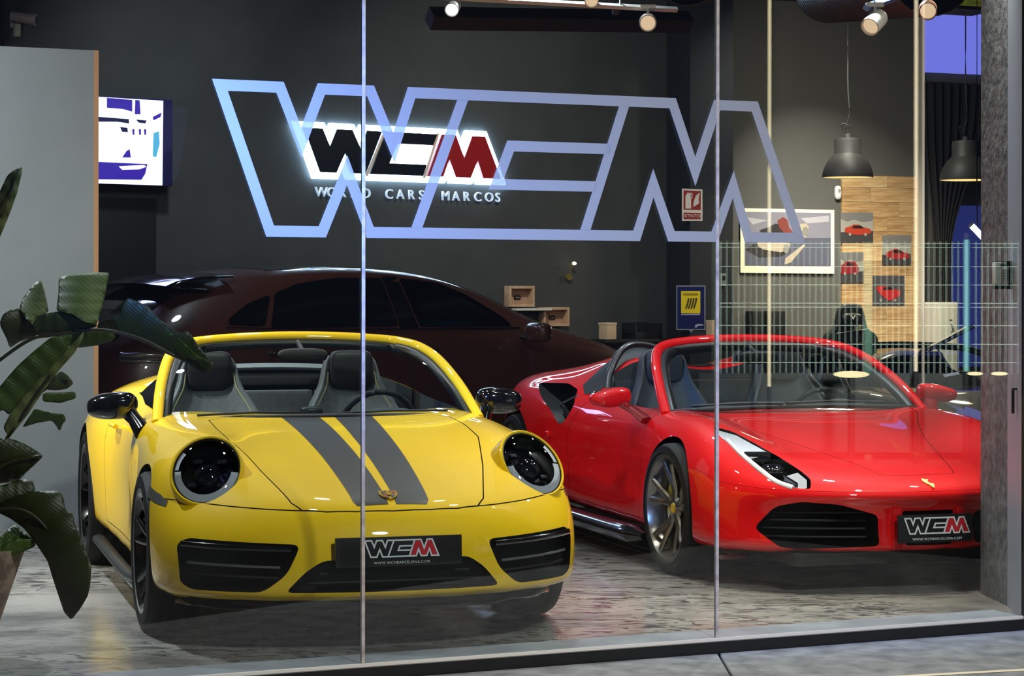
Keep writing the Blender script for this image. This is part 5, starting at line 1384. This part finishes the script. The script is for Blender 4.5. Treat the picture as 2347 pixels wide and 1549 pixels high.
# ------------------------------------------------------------------ rear right corner: curtain, blue window, cabinet
def curtain(label, px0, px1, d, ztop, zbot, tie=None, seed=1):
    u0, _ = on(Bf, px0, 500, -d); u1, _ = on(Bf, px1, 500, -d); rows = []; n = 90; rnd = random.Random(seed)
    ph = [rnd.random()*6 for _ in range(4)]
    for i in range(26):
        z = zbot+(ztop-zbot)*i/25; row = []
        for k in range(n+1):
            v = k/n; uc = u0+(u1-u0)*v
            f = 1
            if tie:
                zt2, ut, amt = tie; g = math.exp(-((z-zt2)/.9)**2) if z > zt2 else 1
                uc = uc+(ut-uc)*amt*g
            w2 = .045*math.sin(v*46+ph[0])+.02*math.sin(v*91+ph[1]+z)
            p = fr(Bf, uc, -d+w2, z); row.append(tuple(p))
        rows.append(row)
    o = grid('curtain', rows, mat('curtain_black', (20,18,16), .9), None, 180, thick=.004); tag(o, label, 'curtain'); return o
structure(fbox('trim_10', Bf, on(Bf,2112,500,-.1)[0], on(Bf,2119,500,-.1)[0], -.1, .0, 0, 4.35, mat('trim_pale', (190,184,170), .5)))
ut = on(Bf, 2150, 560, -.25)[0]
curtain('long black curtain gathered to the left beside the timber panel', 2118, 2262, .25, 3.58, .05, (1.85, ut, .78), 2)
bw = structure(fbox('window_4', Bf, on(Bf,2150,500)[0], on(Bf,2300,500)[0], -.04, -.01, .7, 2.35, emis('dusk_blue', (52,62,140), .55)))
lp = fbox('lilac_light_panel', Bf, on(Bf,2114,100)[0], on(Bf,2300,100)[0], -.06, -.01, 3.70, 4.33, emis('lilac_glow', (128,132,250), .95)); tag(lp, 'glowing lilac rectangular panel high at the right', 'light panel')
u, z = on(Bf, 2172, 692, -.5); t = fthing('white_cabinet', 'white metal cabinet standing before the black curtain', 'cabinet', Bf, u, -.5, 0)
wc = mat('cabinet_white', (196,192,180), .5); hC = z
box('body', (0,.12,hC/2), (.235,.24,hC), wc, t, bevel=.006); box('door', (0,-.007,hC/2+.02), (.205,.012,hC-.10), wc, t, bevel=.003)
tube('handle', [(.03,-.02,hC-.22),(.04,-.035,hC-.26),(.03,-.02,hC-.34)], .010, mat('handle_dark', (60,58,55), .4), t, 6); box('vent', (.03,-.014,hC-.18), (.03,.004,.012), mat('handle_dark'), t)
# lit white tube near the pillar
p = at(2240, 534, 17.5); t = thing('tube_light', 'short white tube light glowing beside the pillar', 'lamp', p, 0)
tube('glass_tube', [(-.045,0,.06),(.06,0,-.05)], .024, emis('tube_white', (235,235,255), 5), t, 12); tube('end_cap', [(-.055,0,.07),(-.045,0,.06)], .026, white_p, t, 12); tube('holder', [(0,0,.01),(0,.02,.5),(0,.02,4.35-p.z)], .005, blackmat, t, 5)
# ------------------------------------------------------------------ gaming chair
def gaming_chair():
    p = at(1948, 880, 20.4); t = thing('office_chair', 'black high-backed racing style office chair before the timber panel', 'chair', (p.x, p.y, 0), R(8))
    m = mat('chair_black', (20,22,22), .45, coat=.2); grn = mat('chair_green', (40,60,50), .5)
    zt = EYE-(700-668)/5000*20.4
    P = [(-.10,.02),(-.135,-.10),(-.16,-.22),(-.245,-.26),(-.265,-.34),(-.22,-.44),(-.20,-.62),(-.25,-.80),(.25,-.80),(.20,-.62),(.22,-.44),(.265,-.34),(.245,-.26),(.16,-.22),(.135,-.10),(.10,.02)]
    poly = roundpoly([(x, zt+z) for x, z in P], .06)
    b = prism('backrest', poly, -.05, .05, m, t, 'Y', 40); md = b.modifiers.new('b','BEVEL'); md.width = .03; md.segments = 3; md.limit_method = 'ANGLE'
    for sx in (-1,1):
        prism('side_bolster', roundpoly([(sx*.15,zt-.24),(sx*.24,zt-.28),(sx*.25,zt-.36),(sx*.19,zt-.60),(sx*.14,zt-.60)], .03), -.085, -.045, grn, b, 'Y', 40)
        box('belt_slot', (sx*.06, -.052, zt-.20), (.07,.006,.05), mat('slot_pale', (170,160,120), .5) if sx > 0 else mat('slot_dark', (6,6,6), .6), b, bevel=.004)
    superpod('neck_pillow', (0,-.065,zt-.12), (.10,.035,.055), m, b, 3)
    for sx in (-1,1): tube('chevron_mark', [(0,-.103,zt-.125),(sx*.022,-.103,zt-.085)], .006, white_p, b, 6)
    tube('white_piping', [(-.17,-.055,zt-.26),(0,-.058,zt-.235),(.17,-.055,zt-.215)], .005, mat('piping_grey', (150,155,150), .5), b, 6)
    zs = .50
    superpod('seat', (0,-.22,zs), (.27,.27,.06), m, t, 3.4)
    box('seat_link', (0,-.02,(zs+zt-.8)/2), (.14,.04,max(.12,zt-.8-zs+.2)), blackmat, t)
    for sx in (-1,1):
        tube('armrest', [(sx*.26,-.15,zs-.02),(sx*.31,-.15,zs+.02),(sx*.31,-.15,zs+.22)], .02, blackmat, t, 8); box('arm_pad', (sx*.31,-.18,zs+.235), (.09,.26,.03), m, t, bevel=.012)
    cyl('gas_spring', (0,-.2,.08), (0,-.2,zs-.04), .028, blackmat, t)
    for k in range(5):
        a = k*2*math.pi/5; e = Vector((.30*math.cos(a), -.2+.30*math.sin(a), .075)); tube('base_arm', [(0,-.2,.11), e], .022, blackmat, t, 8, .8); lathe('castor', [(0,-.02),(.03,-.02),(.03,.02),(0,.02)], blackmat, t, 14, Matrix.Translation((e.x,e.y,.03)) @ Matrix.Rotation(R(90),4,'X'))
gaming_chair()
# ------------------------------------------------------------------ keypad on the pillar
t = thing('keypad', 'white door entry keypad with black back on the concrete pillar', 'keypad', (2.262,10.00,1.545), R(6))
box('back_plate', (.004,.03,-.002), (.10,.04,.13), blackmat, t, bevel=.006)
box('front_case', (-.030,-.0,.006), (.050,.05,.10), white_p, t, bevel=.004); box('handset_panel', (-.012,-.030,-.006), (.030,.014,.075), mat('keypad_pale', (225,222,215), .4), t, bevel=.003)
box('display', (-.020,-.027,.040), (.026,.004,.014), mat('keypad_display', (40,44,52), .2), t)
for r_ in range(4):
    for c_ in range(3): box('key', (-.021+.009*c_,-.0385,.018-.012*r_), (.006,.003,.008), mat('key_grey', (150,150,150), .5), t)
t = thing('door_latch', 'small black door latch bar on the metal jamb', 'latch', (2.262,9.85,1.465-225/5000*9.85), 0)
box('latch_bar', (-.0,-.0,-.05), (.012,.02,.11), blackmat, t, bevel=.003); box('latch_arm', (.022,0,.006), (.05,.014,.008), blackmat, t); box('latch_plate', (.035,.02,-.02), (.012,.05,.09), mat('jamb_bluegrey'), t)
# ------------------------------------------------------------------ bird-of-paradise plant in a pot, left
def build_plant():
    t = thing('potted_plant', 'large dark green bird of paradise plant with split leaves in a stone pot', 'plant', (-2.24,8.60,0))
    stone = mat('pot_stone', (176,150,132), .8); noise_mix(stone, (120,100,90), 14, .4, .6, 8)
    lathe('pot', [(0,.0),(.165,0),(.175,.02),(.215,.15),(.30,.40),(.315,.44),(.318,.455),(.295,.455),(.28,.42),(0,.41)], stone, t, 48)
    lathe('soil', [(0,.425),(.282,.420)], mat('soil', (34,26,20), .95), t, 32)
    def leafm(name, c, c2, rough=.48):
        if name in MATS: return MATS[name]
        m = mat(name, c, rough, coat=0); nt = m.node_tree; b = nt.nodes['Principled BSDF']
        noise_mix(m, c2, 7, .35, .7, 6)
        tc = nt.nodes.new('ShaderNodeTexCoord'); wv = nt.nodes.new('ShaderNodeTexWave'); wv.inputs['Scale'].default_value = 26; wv.inputs['Distortion'].default_value = 1.2
        mp = nt.nodes.new('ShaderNodeMapping'); mp.inputs['Rotation'].default_value = (0,.9,0)
        bp = nt.nodes.new('ShaderNodeBump'); bp.inputs['Strength'].default_value = .12; bp.inputs['Distance'].default_value = .006
        nt.links.new(tc.outputs['Object'], mp.inputs[0]); nt.links.new(mp.outputs[0], wv.inputs[0]); nt.links.new(wv.outputs[0], bp.inputs['Height']); nt.links.new(bp.outputs[0], b.inputs['Normal'])
        return m
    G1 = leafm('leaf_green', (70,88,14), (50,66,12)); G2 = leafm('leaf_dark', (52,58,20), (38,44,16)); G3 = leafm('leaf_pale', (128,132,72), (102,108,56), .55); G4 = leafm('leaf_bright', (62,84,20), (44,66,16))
    base = Vector((-2.24,8.60,0))
    def leaf(pts, s, oy, Y0, m, ax=0, ay=0, c=0, dirn=0, name='leaf'):
        """outline in crop pixels -> sheet; Y varies with position for a curved blade"""
        P = [(x/s, oy+y/s) for x, y in pts]; P = roundpoly(P, 6, 2)
        cx = sum(p[0] for p in P)/len(P); cy = sum(p[1] for p in P)/len(P)
        L = max(max(p[0] for p in P)-min(p[0] for p in P), max(p[1] for p in P)-min(p[1] for p in P))/2
        bm = bmesh.new(); bm.faces.new([bm.verts.new((x, y, 0)) for x, y in P])
        for ci in (0, 1):
            vals = [v.co[ci] for v in bm.verts]; lo, hi = min(vals), max(vals); n = max(1, int((hi-lo)/9))
            for k in range(1, n+1):
                q = [0,0,0]; q[ci] = lo+(hi-lo)*k/(n+1); nn = [0,0,0]; nn[ci] = 1
                bmesh.ops.bisect_plane(bm, geom=bm.verts[:]+bm.edges[:]+bm.faces[:], plane_co=q, plane_no=nn)
        ca, sa = math.cos(dirn), math.sin(dirn)
        for v in bm.verts:
            dx, dy = (v.co.x-cx)/L, (v.co.y-cy)/L
            tr = -dx*sa+dy*ca
            Y = Y0+ax*dx+ay*dy+c*tr*tr+.004*math.sin((dx*ca+dy*sa)*16)
            v.co = at(v.co.x, v.co.y, Y)-base
        bmesh.ops.triangulate(bm, faces=bm.faces[:])
        o = frombm(name, bm, m, t, 180); md = o.modifiers.new('s', 'SOLIDIFY'); md.thickness = .0014; return o
    a, A0 = 2.868, 380; b, B0 = 2.386, 900
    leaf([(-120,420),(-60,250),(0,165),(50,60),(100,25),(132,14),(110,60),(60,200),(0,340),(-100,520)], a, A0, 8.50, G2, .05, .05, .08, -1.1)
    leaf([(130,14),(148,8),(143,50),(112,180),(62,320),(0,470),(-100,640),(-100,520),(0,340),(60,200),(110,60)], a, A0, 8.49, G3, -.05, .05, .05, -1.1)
    leaf([(0,1030),(20,975),(70,945),(130,935),(150,960),(210,1040),(260,1080),(330,1115),(200,1130),(120,1160),(65,1200),(45,1140),(5,1060)], a, A0, 8.46, G2, .05, .04, .06)
    leaf([(125,940),(150,870),(200,800),(240,760),(272,753),(300,850),(322,960),(250,985),(215,1040),(175,1010)], a, A0, 8.50, G1, .02, -.10, .03, -1.4)
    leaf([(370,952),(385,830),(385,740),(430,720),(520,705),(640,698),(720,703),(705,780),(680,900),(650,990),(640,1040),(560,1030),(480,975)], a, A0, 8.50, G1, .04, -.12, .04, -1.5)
    leaf([(420,1110),(560,1075),(700,1075),(765,1120),(740,1150),(640,1180),(520,1195),(430,1180)], a, A0, 8.56, G1, 0, .06, .02)
    leaf([(640,1040),(700,1010),(790,985),(800,930),(840,865),(900,890),(970,920),(1040,1000),(1120,1060),(1180,1100),(1230,1080),(1250,1100),(1310,1190),(1350,1240),(1405,1300),(1370,1370),(1290,1340),(1220,1290),(1080,1230),(980,1180),(860,1130),(760,1085),(640,1080)], a, A0, 8.47, G2, -.10, .03, .16, .6)
    leaf([(860,1020),(940,990),(1060,1060),(1150,1110),(1200,1150),(1290,1240),(1395,1300),(1250,1270),(1100,1190),(950,1110)], a, A0, 8.455, G4, -.10, .03, .10, .6)  # highlight on the previous leaf, painted as a brighter green strip
    leaf([(210,1010),(230,985),(330,965),(450,945),(580,935),(625,1000),(640,1060),(500,1080),(380,1100),(260,1108),(220,1070)], a, A0, 8.44, mat('leaf_mid', (58,68,40), .5) if 0 else leafm('leaf_mid', (54,64,34), (40,52,26)), 0, .03, .08)
    leaf([(-80,1560),(0,1450),(40,1400),(120,1310),(220,1220),(330,1130),(420,1110),(480,1110),(450,1200),(330,1330),(250,1410),(130,1549),(60,1640),(20,1600),(-80,1660)], a, A0, 8.44, G1, .03, .03, .08, -.75)
    leaf([(555,1085),(540,1140),(490,1230),(400,1330),(300,1460),(240,1549),(180,1640),(60,1790),(20,1720),(60,1640),(130,1549),(250,1410),(330,1330),(450,1200)], a, A0, 8.43, G3, -.04, .03, .05, -.75)
    leaf([(400,1345),(450,1380),(485,1430),(440,1465),(370,1475),(300,1470),(340,1400)], a, A0, 8.56, leafm('leaf_mid', (54,64,34), (40,52,26)), .04, .02, .02)
    leaf([(280,1505),(300,1490),(400,1490),(495,1482),(500,1530),(460,1540),(400,1560),(280,1550)], a, A0, 8.54, G1, .04, .02, .02)
    leaf([(190,85),(280,110),(350,115),(362,150),(345,165),(328,212),(285,150),(200,165),(120,190),(160,130)], b, B0, 8.53, G1, .03, .05, .02)
    leaf([(-80,240),(0,250),(60,250),(120,270),(190,310),(240,345),(200,385),(150,430),(110,475),(50,490),(-80,510)], b, B0, 8.47, G2, .02, .05, .09, .3)
    leaf([(-80,500),(0,510),(100,475),(180,475),(195,540),(100,570),(-80,640)], b, B0, 8.50, G2, .02, -.03, .05)
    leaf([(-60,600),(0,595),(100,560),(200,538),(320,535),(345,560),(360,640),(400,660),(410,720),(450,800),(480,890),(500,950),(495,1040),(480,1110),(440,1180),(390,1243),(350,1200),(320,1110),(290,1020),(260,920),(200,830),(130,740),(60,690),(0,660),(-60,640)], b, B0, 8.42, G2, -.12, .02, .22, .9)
    leaf([(-80,850),(0,790),(80,715),(130,760),(170,790),(190,800),(80,800),(0,860),(-80,890)], b, B0, 8.50, G4, 0, -.04, .03)
    leaf([(-80,890),(0,860),(80,800),(195,800),(195,840),(100,880),(0,912),(-80,940)], b, B0, 8.48, leafm('leaf_fresh', (92,112,44), (66,88,30)), 0, .04, .03)
    def stem(pts, r=.011): tube('leaf_stalk', catmull([tuple(at(x,y,Y)-base) if Y else (x,y,.42) for x,y,Y in pts], 5), r, leafm('stalk_brown', (62,56,30), (40,44,20)), t, 8)
    stem([(.02,0,0),(-90,900,8.5),(0,825,8.46),(70,778,8.455),(120,768,8.45),(225,756,8.45),(320,775,8.45),(400,815,8.46)], .007)
    stem([(-.03,.02,0),(-120,1150,8.55),(15,1005,8.5),(90,895,8.43),(180,780,8.43)], .007)
    stem([(-.06,-.02,0),(-170,900,8.55),(-60,620,8.52),(45,388,8.5)], .007)
    stem([(.04,-.02,0),(-60,1190,8.45),(40,1165,8.42),(110,1215,8.43),(150,1310,8.44),(165,1400,8.45)], .006)
    stem([(.0,-.05,0),(-80,1120,8.5),(20,1060,8.47),(95,1045,8.47)], .006)
    stem([(.06,.04,0),(-40,1150,8.58),(40,960,8.55),(120,880,8.56),(160,870,8.56)], .005)
build_plant()
# ------------------------------------------------------------------ across the street: wire fence and lit poles, seen mirrored in the shop glass
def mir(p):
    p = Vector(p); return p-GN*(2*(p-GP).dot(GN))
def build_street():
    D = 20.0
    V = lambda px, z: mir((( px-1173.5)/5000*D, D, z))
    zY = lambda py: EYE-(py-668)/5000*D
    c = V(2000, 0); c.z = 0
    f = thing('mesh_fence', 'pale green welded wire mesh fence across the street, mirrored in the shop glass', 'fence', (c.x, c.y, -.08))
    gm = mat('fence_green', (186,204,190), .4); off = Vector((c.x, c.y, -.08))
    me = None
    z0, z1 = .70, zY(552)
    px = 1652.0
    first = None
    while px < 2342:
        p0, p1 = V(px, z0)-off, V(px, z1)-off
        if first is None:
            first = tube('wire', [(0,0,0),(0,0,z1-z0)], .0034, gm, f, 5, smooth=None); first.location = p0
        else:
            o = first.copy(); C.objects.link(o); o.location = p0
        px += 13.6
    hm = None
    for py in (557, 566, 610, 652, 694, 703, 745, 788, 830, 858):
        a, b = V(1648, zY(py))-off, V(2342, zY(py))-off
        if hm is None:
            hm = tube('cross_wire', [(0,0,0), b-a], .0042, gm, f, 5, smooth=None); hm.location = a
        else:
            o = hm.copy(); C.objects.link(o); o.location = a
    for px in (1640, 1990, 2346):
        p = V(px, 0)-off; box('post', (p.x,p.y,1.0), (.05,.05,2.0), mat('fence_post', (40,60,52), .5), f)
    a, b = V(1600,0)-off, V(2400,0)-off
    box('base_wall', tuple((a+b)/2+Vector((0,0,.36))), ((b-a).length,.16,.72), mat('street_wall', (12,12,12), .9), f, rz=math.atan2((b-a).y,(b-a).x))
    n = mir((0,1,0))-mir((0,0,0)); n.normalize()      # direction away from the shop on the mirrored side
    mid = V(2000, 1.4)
    area(tuple(mid-n*3.2+Vector((0,0,-.3))), tuple(mid+Vector((0,0,.25))), 1000, .4, (.92,1,.92), 75)  # added unseen lamp that brightens the fence for its reflection
    def pole(label, px, y0, y1, r, col, s, D2=19.6, nm='glow'):  # light falling on the posts is put in as their own glow
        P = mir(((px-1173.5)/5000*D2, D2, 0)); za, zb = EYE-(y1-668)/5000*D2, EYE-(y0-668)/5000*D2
        t = thing('glowing_pole', label, 'glowing pole', (P.x, P.y, -.08), 0)
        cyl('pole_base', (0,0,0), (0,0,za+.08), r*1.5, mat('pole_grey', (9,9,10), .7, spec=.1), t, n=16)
        cyl('glowing_shaft', (0,0,za+.08), (0,0,zb+.08), r, emis('pole_'+nm, col, s), t, n=16); cyl('pole_cap', (0,0,zb+.08), (0,0,zb+.14), r*1.3, mat('pole_grey'), t, n=16)
    pole('tall thin pole with added warm glow across the street, left one mirrored in the glass', 1763, -60, 885, .014, (255,236,190), 6.2, nm='warm')
    pole('tall thin pole with added warm glow across the street, right one mirrored in the glass', 2099, -60, 850, .016, (255,232,196), 7, nm='warm2')
    pole('slimmer pole with added dim glow beside the right warm one, mirrored in the glass', 2116, -60, 880, .008, (255,232,210), 3.5, nm='warm3')
    pole('short pole with added teal glow across the street, mirrored in the glass', 2215, 548, 850, .022, (120,225,215), 4, nm='teal')
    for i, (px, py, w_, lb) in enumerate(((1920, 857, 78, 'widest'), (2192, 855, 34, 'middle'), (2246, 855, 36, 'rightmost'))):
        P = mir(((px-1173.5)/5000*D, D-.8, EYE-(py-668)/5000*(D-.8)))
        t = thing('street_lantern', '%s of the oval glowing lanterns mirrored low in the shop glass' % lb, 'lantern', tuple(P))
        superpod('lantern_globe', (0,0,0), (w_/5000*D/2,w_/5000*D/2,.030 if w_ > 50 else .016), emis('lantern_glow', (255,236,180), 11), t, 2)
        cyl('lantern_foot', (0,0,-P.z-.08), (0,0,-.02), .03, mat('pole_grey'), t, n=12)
build_street()
